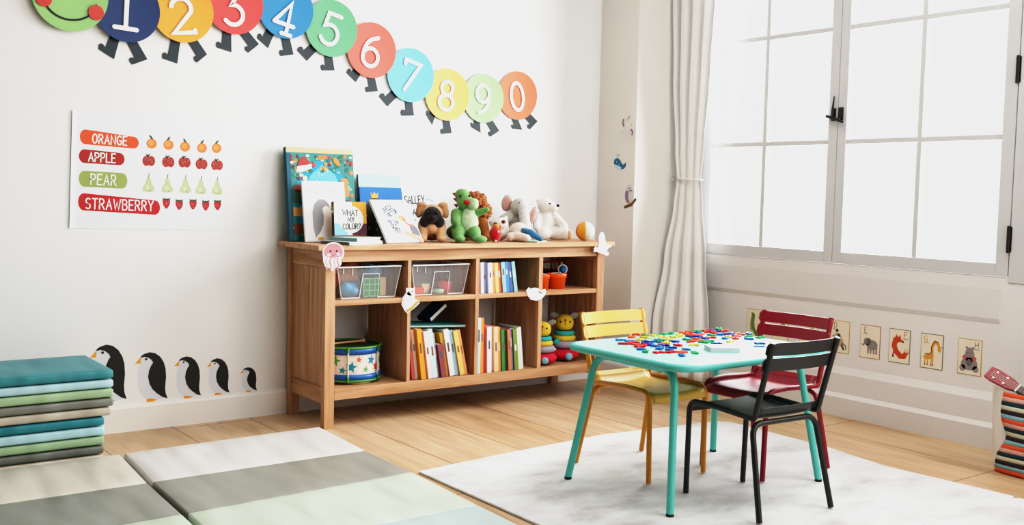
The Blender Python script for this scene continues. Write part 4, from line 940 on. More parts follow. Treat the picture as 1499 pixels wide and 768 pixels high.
# shelf books: spine faces -y ------------------------------------------
def srow(x, z0, items, lean0, lean1, yf, where, group, depth=.17, k_=1.):
    items = [(t_[0]*k_,)+t_[1:] for t_ in items]; n = len(items)
    for i, (th, h, cover, spine, dy, desc) in enumerate(items):
        a = lean0+(lean1-lean0)*i/max(1, n-1); k = min(.002, th*.2); cov = paper(cover); sp = paper(spine); dp_ = depth*min(1, h/.2)
        mb = MB(); mb.box(0, k, 0, dp_, 0, h, cov); mb.box(th-k, th, 0, dp_, 0, h, cov); mb.box(k, th-k, 0, k, 0, h, sp)
        mb.box(.0004, th-.0004, -.0006, 0, .0002, h-.0002, sp)
        if th > .011:
            r = random.Random(i*7+int(z0*100)); q = paper(r.choice(['#6a5a50', '#f4f0ea', '#8c5a4a', '#55606a'])); zz = h*r.uniform(.45, .6)
            mb.box(th*.32, th*.68, -.0009, -.0006, zz, zz+h*r.uniform(.12, .22), q)
        e = mb.build('book', loc=(x, yf+dy, z0+.0006), rot=(0, -a, 0)); MB().box(k+.0002, th-k-.0002, k+.0003, dp_-.003, .002, h-.003, PAGE).build('pages', e)
        tag(e, desc+' '+where, 'book', group)
        if i+1 < n:
            a2 = lean0+(lean1-lean0)*(i+1)/max(1, n-1); h2 = items[i+1][1]
            Tx, Tz = x+th*math.cos(a)-h*math.sin(a), th*math.sin(a)+h*math.cos(a); zq = min(Tz, h2*math.cos(a2))
            xq = x+th/math.cos(a)-zq*math.tan(a)     # previous right face at that height
            x = max(x+th*math.cos(a)+th*math.sin(a)*math.tan(a2), (Tx if zq == Tz else xq)+zq*math.tan(a2))+.0007
        else: x += th/math.cos(a)
    return x
g2 = 'books in the second lower compartment'; w2 = 'leaning in the compartment right of the drum'
xe = srow(.4585, .171, [(.015, .235, '#b95560', '#c8646c', .012, 'rose red book, leftmost'), (.013, .232, '#d8c9ac', '#dccfb6', .016, 'cream book with a plain spine'), (.020, .238, '#d88f2c', '#e5a53c', -.008, 'thick amber orange book'), (.011, .232, '#ee9c76', '#f2a583', .01, 'salmon orange thin book'), (.020, .224, '#f1e1e2', '#f4e3e0', -.002, 'pale pink book'), (.021, .232, '#bfe0f0', '#cbe6f3', 0, 'pale sky blue book'), (.012, .212, '#b4b4b4', '#a6a6a8', .012, 'slim grey book with a red foot')], .12, .165, -.385, w2, g2, k_=1.2)
srow(xe+.0015, .171, [(.021, .158, '#8c4350', '#96505c', -.004, 'short maroon book'), (.013, .212, '#d9a738', '#dfb04a', .014, 'mustard yellow thin book'), (.020, .226, '#f0f0f2', '#f2f2f2', .004, 'white book with lettering down its spine'), (.015, .220, '#93bcd2', '#a2c6d9', .008, 'steel blue book'), (.018, .218, '#efc067', '#f3cb7c', 0, 'light yellow book'), (.013, .222, '#e0935c', '#e6a06c', .006, 'apricot orange book, rightmost')], .17, .225, -.385, w2, g2, k_=1.36)
g3 = 'books in the third lower compartment'; w3 = 'in the compartment left of the ring toys'
srow(.8065, .171, [(.020, .270, '#8fd3dc', '#bfe4ec', -.004, 'tall pale aqua book, leftmost'), (.016, .268, '#ef8d3e', '#f29a50', 0, 'tall orange book'), (.014, .238, '#d8403f', '#dd4c4a', .008, 'bright red book'), (.022, .222, '#f1f0f3', '#f3f3f6', -.004, 'white book'), (.014, .218, '#efd3d4', '#efcfd0', .014, 'blush pink book'), (.022, .220, '#f3c79a', '#f5cfa5', 0, 'peach book'), (.014, .218, '#ea9450', '#ee9f60', .004, 'mid orange book'), (.016, .205, '#3f7f4a', '#4b8c55', -.002, 'forest green book'), (.014, .203, '#2f5f38', '#3a6b42', .008, 'deep green book'), (.017, .204, '#b9744a', '#c58458', -.004, 'brown orange book'), (.012, .208, '#8d76c4', '#9a86cc', .004, 'lilac purple book'), (.022, .205, '#5e7a36', '#7a964e', -.004, 'thick olive green book'), (.014, .207, '#d5e0bf', '#dde6ca', .0, 'pale lime book'), (.013, .211, '#dbe2e6', '#e6e4ea', .004, 'whitish flowered book, rightmost')], .0, .105, -.385, w3, g3, k_=1.12)
g1 = 'books in the third upper compartment'; w1 = 'in the upper compartment beside the orange buckets'
srow(.8095, .5569, [(.010, .149, '#b0566b', '#b86478', .002, 'raspberry pink thin book, leftmost'), (.016, .150, '#e3deec', '#e8e2f0', 0, 'pale lavender book'), (.016, .148, '#7d93b4', '#8aa0bf', .01, 'dusty blue book'), (.022, .147, '#dcd7ea', '#e9e5f1', -.004, 'white book with a lilac spine'), (.012, .146, '#ea8a4c', '#ee985c', 0, 'orange thin book'), (.018, .146, '#ecc067', '#f0cb7c', 0, 'warm yellow book'), (.013, .145, '#d9633c', '#de6f4a', .004, 'brick orange book'), (.019, .149, '#8ab7c6', '#9cc4d0', -.002, 'light blue-green book'), (.018, .149, '#3f7fb8', '#4c8cc2', .002, 'medium blue book'), (.014, .148, '#55609f', '#626db0', .002, 'indigo book'), (.018, .150, '#7fb7b4', '#93c6c2', -.002, 'pale teal book, rightmost')], .02, .16, -.388, w1, g1, .14, k_=1.17)
# books laid on top of the row
e = lying('flat teal book laid across the tops of the leaning books', (.597, -.275), .0, .33, .17, .011, '#2f7f86', '#3f9296', .415, 'books laid on the leaning row', 'book'); e.rotation_euler = (0, .045, -.03); e.location.z = .406
e = lying('dark navy book propped on the flat teal book', (.655, -.235), .0, .12, .10, .022, '#173f73', '#14365f', .430, 'books laid on the leaning row', 'book'); e.rotation_euler = (0, -.62, .1); e.location.z = .4565

# ================================================================== magnetic letters
LET = [(0.602,-1.616,'B'),(0.612,-1.655,'B'),(0.546,-1.688,'R'),(0.567,-1.715,'O'),(0.598,-1.69,'R'),(0.69,-1.58,'O'),(0.722,-1.579,'R'),(0.731,-1.612,'Y'),(0.755,-1.632,'Y'),(0.814,-1.575,'G'),(0.763,-1.57,'G'),(0.67,-1.644,'Y'),(0.63,-1.72,'N'),(0.663,-1.693,'N'),(0.617,-1.755,'N'),(0.581,-1.752,'R'),(0.547,-1.773,'R'),(0.692,-1.719,'B'),(0.729,-1.688,'G'),(0.876,-1.575,'G'),(0.910,-1.572,'G'),(0.971,-1.578,'O'),(1.008,-1.575,'O'),(0.917,-1.613,'Y'),(0.956,-1.614,'O'),(0.801,-1.641,'Y'),(0.84,-1.645,'Y'),(0.88,-1.649,'Y'),(0.77,-1.69,'Y'),(0.706,-1.755,'Y'),(0.756,-1.739,'N'),(0.654,-1.794,'N'),(0.702,-1.812,'R'),(0.611,-1.793,'B'),(0.58,-1.84,'B'),(0.59,-1.878,'B'),(0.63,-1.846,'N'),(0.509,-1.823,'B'),(0.488,-1.865,'G'),(0.513,-1.903,'R'),(0.558,-1.917,'R'),(0.59,-1.935,'O'),(0.65,-1.893,'B'),(0.54,-1.987,'B'),(0.666,-1.757,'O'),(1.095,-1.575,'R'),(1.13,-1.58,'R'),(1.115,-1.615,'N'),(1.05,-1.574,'G'),(1.02,-1.612,'B'),(1.0,-1.645,'O'),(0.965,-1.655,'O'),(1.072,-1.61,'R'),(1.141,-1.64,'O'),(1.12,-1.655,'O'),(1.143,-1.605,'G'),(1.076,-1.648,'R'),(1.135,-1.68,'R'),(1.145,-1.72,'O'),(1.1,-1.685,'R'),(1.062,-1.69,'B'),(1.014,-1.685,'G'),(0.959,-1.731,'R'),(0.922,-1.73,'N'),(0.913,-1.67,'N'),(0.944,-1.69,'N'),(0.84,-1.722,'G'),(0.805,-1.768,'R'),(0.852,-1.765,'O'),(0.88,-1.73,'O'),(0.845,-1.804,'G'),(0.885,-1.79,'G'),(0.755,-1.836,'Y'),(0.857,-1.854,'B'),(0.998,-1.768,'B'),(1.030,-1.745,'Y'),(1.036,-1.79,'R'),(1.074,-1.821,'B'),(1.121,-1.777,'G'),(1.09,-1.745,'O'),(1.07,-1.725,'B'),(0.947,-1.84,'Y'),(1.14,-1.82,'G'),(1.145,-1.76,'B'),(0.949,-1.973,'B'),(1.012,-1.925,'B'),(0.622,-1.968,'G')]
CN = {'R': ('red', '#d8222b'), 'B': ('blue', '#0f6fb5'), 'N': ('navy blue', '#20389a'), 'G': ('green', '#1d9a55'), 'Y': ('yellow', '#e0cb5c'), 'O': ('orange', '#f0552f')}
ztab = ZTp+.0092; rl = random.Random(21); glyphs = 'ABCDEFGHIKLMNOPRSTUVWXYZ'.replace('I', '')
order = {}
def sx(p): d = (p[0]+1.995)*F_.x+(p[1]+4.414)*F_.y; return ((p[0]+1.995)*R_.x+(p[1]+4.414)*R_.y)/d
for c in CN:
    ids = sorted([i for i, p in enumerate(LET) if p[2] == c], key=lambda i: sx(LET[i]))
    for k, i in enumerate(ids): order[i] = (k, len(ids))
ORD = ['leftmost', 'second', 'third', 'fourth', 'fifth', 'sixth', 'seventh', 'eighth', 'ninth', 'tenth', 'eleventh', 'twelfth', 'thirteenth', 'fourteenth', 'fifteenth', 'sixteenth', 'seventeenth', 'eighteenth', 'nineteenth', 'twentieth']
lmesh = {}; placed = []
for i, (x, y, c) in enumerate(LET):
    ch = glyphs[(i*7) % len(glyphs)]; h = .031; key = (ch, c)
    rad = .016; z = ztab+.0004
    for (px, py, pz) in placed:
        if math.hypot(px-x, py-y) < .0335 and abs(pz-z) < .0076: z = max(z, pz+.0078)
    placed.append((x, y, z))
    if key not in lmesh:
        gw, st = GLY[ch]; a = MB(); mt = plastic(CN[c][1]); wd_ = .0085
        for p in st:     # extruded bar along each stroke
            P = [Vector(((u-gw/2)*h*.95, (v-.5)*h, 0)) for u, v in p]; n = len(P); D_ = [(P[q+1]-P[q]) for q in range(n-1)]
            vs = []; 
            for q in range(n):
                t = (D_[max(0, q-1)].normalized()+D_[min(n-2, q)].normalized()); t = t.normalized() if t.length > .2 else D_[min(n-2, q)].normalized(); nn = Vector((-t.y, t.x, 0))*wd_/2
                ext = t*(wd_*.4)*(-1 if q == 0 else (1 if q == n-1 else 0))
                for sgn, zz in ((1, 0), (-1, 0), (-1, .006), (1, .006)): vs.append(P[q]+ext+nn*sgn*(1 if zz == 0 else .8)+Vector((0, 0, zz)))
            fs = [(q*4+e_, q*4+(e_+1) % 4, q*4+4+(e_+1) % 4, q*4+4+e_) for q in range(n-1) for e_ in range(4)]+[(3, 2, 1, 0), tuple(4*(n-1)+e_ for e_ in range(4))]
            a.add(vs, fs, mt)
        o = a.build('magnetic_letter'); lmesh[key] = o.data
    else:
        o = bpy.data.objects.new('magnetic_letter', lmesh[key]); COL.objects.link(o)
    o.location = (x, y, z); o.rotation_euler = (0, 0, rl.uniform(-PI, PI)); nm = CN[c][0]; k, n = order[i]
    lab = ('leftmost ' if k == 0 else 'rightmost ' if k == n-1 else '')+nm+' magnetic letter on the teal table'
    if 0 < k < n-1: lab = nm+' magnetic letter on the table, '+(ORD[k]+' from the left' if k < n/2 else (ORD[n-1-k]+' from the right'))+' of the '+nm+' ones'
    tag(o, lab, 'letter', 'magnetic letters on the teal table')
def cards(label, c, rz, w, d, th, z, name='card_stack', layers=1):
    mb = MB(); t = th/layers
    for i in range(layers): mb.box(-w/2+.0006*math.sin(i*9), w/2+.0006*math.sin(i*9), -d/2+.0008*math.sin(i*5), d/2, i*t, (i+1)*t-.0004*(layers > 1), paper('#e9ecea'))
    return tag(mb.build(name, loc=(c[0], c[1], z), rot=(0, 0, rz)), label, 'paper')
cards('small stack of white cards near the front edge of the teal table', (.762, -1.965), -.55, .105, .085, .016, ztab, layers=7)
cards('white sheet of paper lying beside the card stack on the teal table', (.885, -1.985), -.35, .115, .125, .0012, ztab, 'paper_sheet')
# ================================================================== plush toys on the bookcase
FACE = math.radians(-32.7); TOPG = 'plush toys on top of the bookcase'
tan_, blk_p, grn, pale, brn = plush('#d6a983'), plush('#26221f'), plush('#6f9f5c'), plush('#c5dcb6'), plush('#a9632c')
bead = plastic('#17120f')
def eye(parent, c, r, m=None, name='eye'): return MB().ell(c, r, m or bead, None, 14, 10).build(name, parent)
# bulldog
t = thing('plush_dog', 'tan plush bulldog with a black face sitting beside the green dinosaur', 'plush toy', (.644, -.228, ZT), FACE, TOPG)
blob([('e', (0, .025, .070), (.055, .06, .068)), ('e', (0, -.015, .135), (.056, .048, .045)), ('c', (-.040, -.03, .085), (-.044, -.05, .024), .027, .024), ('c', (.040, -.03, .085), (.044, -.05, .024), .027, .024), ('e', (-.046, -.062, .017), (.026, .03, .017)), ('e', (.046, -.062, .017), (.026, .03, .017)), ('e', (0, -.045, .062), (.028, .024, .026))], tan_, 'body', t)
tag(blob([('e', (0, -.036, .125), (.046, .036, .046)), ('e', (-.036, -.042, .092), (.024, .026, .036)), ('e', (.036, -.042, .092), (.024, .026, .036)), ('e', (0, -.058, .112), (.026, .022, .022)), ('c', (-.045, -.036, .10), (-.032, -.046, .064), .016, .010)], blk_p, 'face', t, .005), 'black face and jowls')
blob([('e', (-.058, -.018, .150), (.020, .016, .040), (0, .25, 0)), ('e', (-.050, -.022, .176), (.024, .016, .014))], plush('#c99a74'), 'ear', t, .004); blob([('e', (.058, -.018, .150), (.020, .016, .040), (0, -.25, 0)), ('e', (.050, -.022, .176), (.024, .016, .014))], plush('#c99a74'), 'ear', t, .004)
eye(t, (-.022, -.070, .140), .0065); eye(t, (.022, -.070, .140), .0065); eye(t, (0, -.081, .118), (.010, .006, .007), name='nose')
# reddish brown animal behind it
t = thing('plush_bear', 'reddish brown plush lying half hidden behind the bulldog', 'plush toy', (.556, -.178, ZT), FACE, TOPG); t.scale = (.8, .8, .85)
rb = plush('#9a4a26'); blob([('e', (0, .02, .042), (.050, .05, .042)), ('e', (-.012, -.004, .085), (.038, .036, .035)), ('c', (-.03, -.03, .04), (-.035, -.055, .018), .022, .018)], rb, 'body', t)
for s in (-1, 1): MB().ell((-.012+s*.028, 0, .115), (.012, .008, .012), rb).build('ear', t)
# dinosaur
t = thing('plush_dinosaur', 'green plush dinosaur with a pale belly and open red mouth', 'plush toy', (.788, -.304, ZT), FACE, TOPG)
blob([('e', (0, .0, .092), (.060, .052, .075)), ('e', (-.006, -.008, .19), (.042, .046, .038)), ('e', (-.022, .0, .225), (.036, .036, .032)), ('c', (-.05, -.02, .135), (-.052, -.06, .10), .026, .024), ('c', (.048, -.01, .138), (.098, -.035, .158), .020, .013), ('c', (-.034, -.03, .06), (-.040, -.07, .035), .036, .027), ('e', (-.030, -.088, .019), (.028, .040, .0175)), ('c', (.036, -.03, .05), (.044, -.066, .03), .036, .026), ('e', (.064, -.088, .019), (.038, .036, .0175), (0, 0, .6)), ('c', (-.035, .03, .048), (-.066, .02, .045), .044, .030), ('c', (0, .01, .15), (-.006, 0, .18), .034, .034)], grn, 'body', t, .0055)
tag(blob([('e', (.010, -.016, .095), (.050, .043, .062)), ('e', (.012, -.024, .145), (.030, .026, .025))], pale, 'belly', t), 'pale green belly')
tag(blob([('e', (.030, -.040, .178), (.028, .030, .024)), ('e', (.034, -.036, .196), (.024, .026, .015))], plush('#a9cc9b'), 'snout', t, .005), 'pale green snout')
tag(MB().ell((.004, -.054, .190), (.018, .012, .011), plush('#c2202b'), (0, .5, 0)).build('mouth', t), 'red mouth')
mb = MB()
for k, (x, y, z) in enumerate(((-.050, .0, .226), (-.044, .004, .200), (-.041, .004, .172))):
    o = MB().lathe([(.011, 0), (.007, .010), (.0005, .022)], plush('#b23a44'), 12, xf=Matrix.Translation((x, y, z)) @ Matrix.Rotation(-1.2, 4, 'Y')); tag(o.build('spike', t), 'dark red spike')
eye(t, (.012, -.045, .222), .006); eye(t, (-.030, -.036, .220), .006)
# curly teddy
t = thing('plush_poodle', 'curly brown plush behind the green dinosaur', 'plush toy', (.950, -.150, ZT), FACE, TOPG)
cu = M('#a8622c', rough=1, noise=.45, scale=160, bump=1., bscale=170, sheen=.3)
blob([('e', (0, .01, .180), (.062, .058, .062)), ('e', (.030, .0, .145), (.050, .048, .048)), ('e', (-.02, 0, .200), (.04, .04, .04))], cu, 'head', t, .005, 2, .012, 95)
blob([('e', (0, .01, .075), (.050, .050, .075)), ('c', (.035, -.02, .10), (.052, -.055, .035), .024, .02), ('e', (.060, -.066, .018), (.028, .034, .0175)), ('e', (-.045, -.05, .022), (.034, .05, .022))], plush('#a8662f'), 'body', t)
eye(t, (.022, -.048, .172), .006); eye(t, (-.012, -.050, .175), .006)
# white owl with brown eye patches, lying
t = thing('plush_owl', 'small white plush with brown eye patches beside the curly brown plush', 'plush toy', (1.031, -.245, ZT), FACE, TOPG)
wp = plush('#ece7e1')
blob([('e', (0, .03, .040), (.045, .05, .040)), ('e', (-.004, -.01, .086), (.046, .036, .030), (0, -.25, 0)), ('e', (.03, .0, .115), (.012, .010, .012)), ('e', (-.045, .0, .092), (.012, .010, .012))], wp, 'body', t)
for x, z in ((-.024, .084), (.016, .097)):
    o = MB().ell((x, -.040, z), (.012, .007, .010), plush('#8a4f2c'), (0, -.2, 0)).build('eye_patch', t); MB().ell((x, -.0465, z), .0045, bead, None, 10, 8).build('eye', o)
tag(MB().ell((-.002, -.046, .074), (.008, .006, .006), plush('#e08a45')).build('beak', t), 'orange beak')
# red toadstool-like toy with white dots
t = thing('plush_strawberry', 'small red plush strawberry with white dots at the shelf front', 'plush toy', (.932, -.345, ZT), FACE, TOPG)
blob([('e', (0, 0, .040), (.030, .030, .036)), ('e', (.002, 0, .026), (.026, .026, .026))], plush('#c01c26'), 'body', t, .005)
tag(MB().ell((.004, .0, .076), (.016, .016, .012), plush('#e8813a')).build('cap', t), 'orange cap')
for x, z in ((.014, .052), (.002, .008)): tag(MB().ell((x, -.0265 if z > .03 else -.018, z), (.006, .005, .006), wp).build('dot', t), 'white dot')
# rag doll lying
t = thing('rag_doll', 'cream rag doll in blue lying in front of the grey elephant', 'doll', (1.102, -.312, ZT), FACE, TOPG)
crm = plush('#ecdcd0'); blob([('e', (.0, .03, .048), (.052, .045, .047)), ('c', (-.02, -.03, .028), (.035, -.06, .020), .024, .020), ('e', (-.045, -.035, .024), (.022, .022, .023))], crm, 'body', t)
tag(blob([('e', (.045, -.010, .050), (.040, .030, .016), (0, .35, 0)), ('c', (.055, -.03, .045), (.105, -.045, .016), .020, .013)], plush('#3f7ba8'), 'dress', t, .005), 'blue dress')
# elephant
t = thing('plush_elephant', 'light grey plush elephant with pink-lined ears beside the white bear', 'plush toy', (1.208, -.170, ZT), FACE, TOPG)
gp = plush('#c4c1bb'); lg = plush('#dedcda')
blob([('e', (0, .01, .080), (.055, .052, .080)), ('e', (0, -.02, .168), (.050, .048, .048)), ('c', (-.045, -.01, .125), (-.085, -.035, .105), .028, .025), ('e', (-.035, -.06, .024), (.034, .042, .024))], gp, 'body', t)
tag(blob([('c', (.014, -.060, .172), (.022, -.082, .110), .030, .028), ('c', (.022, -.082, .110), (.030, -.085, .032), .028, .030), ('e', (.02, -.05, .165), (.038, .028, .04))], lg, 'trunk', t), 'paler trunk')
for c, r, rot in (((-.066, .0, .188), (.028, .010, .044), (0, .15, 0)), ((.066, -.010, .125), (.020, .010, .050), (0, .35, 0))):
    e = MB().ell(c, r, gp, rot).build('ear', t); tag(MB().ell((c[0], c[1]-.006, c[2]-.002), (r[0]*.72, r[1]*.7, r[2]*.8), plush('#d9a39b'), rot).build('ear_lining', e), 'pink ear lining')
eye(t, (-.004, -.066, .190), (.0065, .005, .005)); eye(t, (.045, -.060, .182), (.0065, .005, .005))
# polar bear
t = thing('plush_polar_bear', 'white plush bear sitting with its head turned to the right', 'plush toy', (1.352, -.205, ZT), FACE, TOPG)
wb_ = plush('#efe9e2')
blob([('e', (0, .01, .085), (.056, .052, .080)), ('e', (.0, -.012, .180), (.046, .044, .038)), ('e', (.036, -.034, .170), (.028, .026, .022)), ('e', (-.040, .0, .203), (.012, .010, .012)), ('e', (.0, .012, .215), (.012, .010, .010)), ('c', (.045, .0, .125), (.098, -.025, .072), .026, .022), ('c', (.04, -.03, .034), (.105, -.065, .034), .032, .031), ('e', (-.012, -.06, .034), (.040, .036, .034)), ('c', (-.045, -.02, .12), (-.05, -.05, .07), .024, .02)], wb_, 'body', t)
tag(MB().ell((.118, -.078, .033), (.018, .022, .026), plush('#d8b79c'), (0, 0, .5)).build('paw_pad', t), 'tan paw pad')
eye(t, (.016, -.053, .190), (.006, .004, .004)); eye(t, (.058, -.046, .180), (.0095, .008, .008), name='nose')
# ball
t = thing('fabric_ball', 'small fabric ball with orange and white panels at the right end of the bookcase', 'ball', (1.530, -.318, ZT), 0)
cs = ['#e9a13a', '#dfe8d6', '#f0ece6', '#e0723a', '#e9a13a', '#e07a3c']; bmat = [plush(c) for c in cs]; r = .050
for k in range(6):
    mb = MB(); n = 6; m_ = 12; vs = []
    a0 = math.radians(-187+k*60)
    for j in range(m_+1):
        p = PI*j/m_
        for i in range(n+1):
            a = a0+math.radians(60)*i/n; q = r*(1-.012*(abs(2*i/n-1))**4); vs.append((q*math.sin(p)*math.cos(a), q*math.sin(p)*math.sin(a), r+q*math.cos(p)))
    mb.add(vs, [((j+1)*(n+1)+i, (j+1)*(n+1)+i+1, j*(n+1)+i+1, j*(n+1)+i) for j in range(m_) for i in range(n)], bmat[k], True); mb.build('panel', t, merge=True)
lying('thin pale green booklet lying at the shelf front by the rag doll', (1.165, -.345), .55, .15, .10, .006, '#b9d3bf', '#8fb79c', ZT, name='booklet')

# ================================================================== inside the bookcase
clear = bpy.data.materials.new('clear_plastic'); clear.use_nodes = True; nt = clear.node_tree; b = nt.nodes['Principled BSDF']
b.inputs['Base Color'].default_value = (.93, .95, .97, 1); b.inputs['Roughness'].default_value = .15; b.inputs['Alpha'].default_value = .20
tx = nt.nodes.new('ShaderNodeTexNoise'); tx.inputs['Scale'].default_value = 9; mr = nt.nodes.new('ShaderNodeMapRange'); mr.inputs['To Min'].default_value = .15; mr.inputs['To Max'].default_value = .21
nt.links.new(tx.outputs['Fac'], mr.inputs['Value']); nt.links.new(mr.outputs['Result'], b.inputs['Alpha'])
milky = M('#e6ebef', rough=.25, noise=.01)
def bin_(label, x0, x1, z):
    t = thing('storage_bin', label, 'bin', ((x0+x1)/2, -.215, z), group='clear plastic bins on the shelf'); w = (x1-x0)/2; d = .155; h = .146; tp = .026
    def ring(k): s = k/h; return [(-w+tp*(1-s), -d+.012*(1-s), k), (w-tp*(1-s), -d+.012*(1-s), k), (w-tp*(1-s), d-.012*(1-s), k), (-w+tp*(1-s), d-.012*(1-s), k)]
    mb = MB(); a, c = ring(.001), ring(h); mb.add(a+c, [(3, 2, 1, 0), (0, 1, 5, 4), (1, 2, 6, 5), (2, 3, 7, 6), (3, 0, 4, 7)], clear); mb.build('tub', t)
    mb = MB(); o = ring(h); e = .010
    for (p, q) in zip(o, o[1:]+o[:1]):
        P, Q = Vector(p), Vector(q); u = (Q-P).normalized(); nn = Vector((u.y, -u.x, 0)); P -= u*.0; Q += u*.0
        mb.hexa([P-u*e-nn*.001+Vector((0, 0, -.006)), Q+u*e-nn*.001+Vector((0, 0, -.006)), Q+u*e+nn*e+Vector((0, 0, -.006)), P-u*e+nn*e+Vector((0, 0, -.006))][::-1], [P-u*e-nn*.001, Q+u*e-nn*.001, Q+u*e+nn*e, P-u*e+nn*e][::-1], milky)
    tag(mb.build('rim', t), 'milky white rim')
    mb = MB()   # moulded frame on the front face and the foot edge
    L = lambda u, k: (u, -d+.012*(1-k/h)-.0012, k)
    for p, q, wd_ in ((L(-.046, .004), L(-.032, .110), .0035), (L(-.032, .110), L(.05, .110), .0025), (L(.05, .110), L(.046, .004), .002), (L(-w+tp, .004), L(-.046, .004), .004), (L(.046, .004), L(w-tp, .004), .004), (L(w-tp, .004), L(w-.002, h-.01), .003), (L(-w+tp, .004), L(-w+.002, h-.01), .002), (L(-w+.03, h-.008), L(-w+.031, h-.034), .003), (L(-w+.075, h-.008), L(-w+.075, h-.04), .003)): mb.tube([p, q], wd_*.7, milky, 8)
    tag(mb.build('moulded_edge', t), 'raised milky edges'); return t
zS = .5574
bin_('clear plastic bin full of orange, blue and green toys, left of the other bin', .072, .392, zS); bin_('clear plastic bin with a red cup and small toys, right of the other bin', .448, .765, zS)
gb = 'toys inside the clear bins'
def toy(o, label, cat): return tag(o, label, cat, gb)
def place(o, x, y, z, rz=0): o.location = (x, y, z); o.rotation_euler = (0, 0, rz); return o
toy(place(blob([('e', (0, 0, .036), (.046, .04, .034)), ('e', (-.02, -.02, .05), (.024, .024, .024)), ('e', (.022, .01, .054), (.024, .024, .02)), ('e', (.018, -.026, .03), (.022, .022, .022))], plastic('#3f93c4'), 'soft_toy'), .160, -.300, zS+.002), 'knobbly blue soft toy at the bottom left of the left bin', 'toy')
toy(place(blob([('e', (0, 0, .03), (.07, .05, .034)), ('e', (.03, 0, .075), (.045, .035, .03)), ('e', (-.04, .02, .06), (.03, .03, .03))], plush('#e9a06f'), 'soft_toy', voxel=.007), .195, -.195, zS+.052), 'orange peach soft toy heaped in the left bin', 'toy')
toy(place(blob([('e', (0, 0, .03), (.024, .026, .028)), ('e', (.006, 0, .065), (.018, .02, .024))], plush('#b8442f'), 'soft_toy', voxel=.005), .133, -.232, zS+.014), 'dark red soft toy at the left side of the left bin', 'toy')
toy(place(blob([('e', (0, 0, .02), (.04, .02, .012)), ('e', (.02, 0, .028), (.02, .014, .012)), ('e', (-.03, 0, .02), (.02, .016, .014))], plush('#ef8a25'), 'soft_toy', voxel=.005), .205, -.13, zS+.135), 'bright orange toy sticking out above the left bin', 'toy')
mb = MB(); g_ = plastic('#2f7a4f'); mb.box(-.045, .045, -.012, .012, 0, .085, g_)
for k in range(4): mb.box(-.045+k*.0285, -.0405+k*.0285, -.0145, -.012, 0, .085, plastic('#7dbb8c'))
for k in range(4): mb.box(-.045, .045, -.0145, -.012, k*.0268, .0045+k*.0268, plastic('#7dbb8c'))
toy(place(mb.build('grid_block', bevel=.001), .262, -.325, zS+.004), 'green grid-patterned toy block behind the left bin front', 'toy')
toy(place(MB().box(-.024, .024, -.02, .02, 0, .085, M('#e3b27a', rough=.6)).build('wooden_block', bevel=.004), .328, -.290, zS+.003, -.2), 'pale orange toy block at the right side of the left bin', 'toy')
toy(place(blob([('e', (0, 0, .03), (.05, .04, .03)), ('e', (-.02, -.02, .05), (.02, .02, .02)), ('e', (.03, -.01, .045), (.02, .02, .018))], plush('#6bb2d8'), 'soft_toy'), .318, -.235, zS+.080), 'light blue soft toy at the top right of the left bin', 'toy')
mb = MB().lathe([(0, 0), (.030, 0), (.036, .05), (.036, .054), (.031, .054), (.027, .006), (0, .006)], plastic('#d1343f'), 24); toy(place(mb.build('toy_cup'), .672, -.300, zS+.003), 'red toy cup inside the right bin', 'toy')
toy(place(MB().box(-.04, .03, -.02, .02, 0, .032, plastic('#d8483a')).build('toy_brick', bevel=.004), .520, -.300, zS+.003), 'red toy brick at the left of the right bin', 'toy')
mb = MB(); 
for k in range(9): a = k*.7; mb.tube([(0, 0, 0), (.01*math.cos(a), .01*math.sin(a), .03), (.028*math.cos(a), .028*math.sin(a), .046)], [.003, .006, .001], plastic('#4a8c4a'), 8)
toy(place(mb.build('toy_plant'), .510, -.225, zS+.004), 'green leafy toy plant at the left of the right bin', 'toy')
toy(place(MB().box(-.028, .028, -.02, .02, 0, .045, M('#e6cfae', rough=.6)).build('wooden_block', bevel=.003), .575, -.265, zS+.003, .3), 'cream toy block inside the right bin', 'toy')
toy(place(MB().lathe([(0, 0), (.026, 0), (.03, .012), (.03, .02), (0, .022)], plastic('#9fcfb0'), 24).build('toy_pot'), .627, -.315, zS+.003), 'mint green toy dish inside the right bin', 'toy')
toy(place(MB().box(-.03, .03, -.02, .02, 0, .05, plastic('#d98a8c')).build('toy_brick', bevel=.004), .700, -.235, zS+.003, .2), 'pink toy brick at the right of the right bin', 'toy')

# drum
t = thing('toy_drum', 'toy drum with coloured stars and blue bands in the lower left compartment', 'drum', (.218, -.205, .1845)); r, h = .146, .150
gr_, bl2, wt = plastic('#5b9a45'), plastic('#1f62ad'), M('#ece6dd', rough=.4)
shell = MB().lathe([(r-.004, .03), (r-.004, .12)], wt, 48)
for z0 in (0, .118):
    o = MB().lathe([(r-.008, z0+.002), (r+.002, z0+.002), (r+.002, z0+.030), (r-.006, z0+.030)], bl2, 48).build('band', t); tag(o, 'blue band')
for z0 in (-.003, .146):
    tag(MB().torus((0, 0, z0+.004), r, .0055, gr_, 48, 10).build('hoop', t), 'green hoop')
tag(MB().lathe([(0, .147), (r-.004, .147)], M('#3d4a34', rough=.6), 48).build('drumhead', t), 'dark drumhead'); MB().lathe([(0, .002), (r-.004, .002)], wt, 48).build('base', t)
for a in (-40, 20, 80, 140, 200, 260, 320):
    A = math.radians(a-18); c, s = math.cos(A), math.sin(A); mb = MB(); mb.tube([((r+.004)*c, (r+.004)*s, .004), ((r+.004)*c, (r+.004)*s, .148)], .0035, wt, 8)
    for z in (.010, .142): mb.tube([((r+.006)*c, (r+.006)*s, z-.012), ((r+.006)*c, (r+.006)*s, z+.012)], .006, gr_, 10)
    mb.build('tension_rod', t)
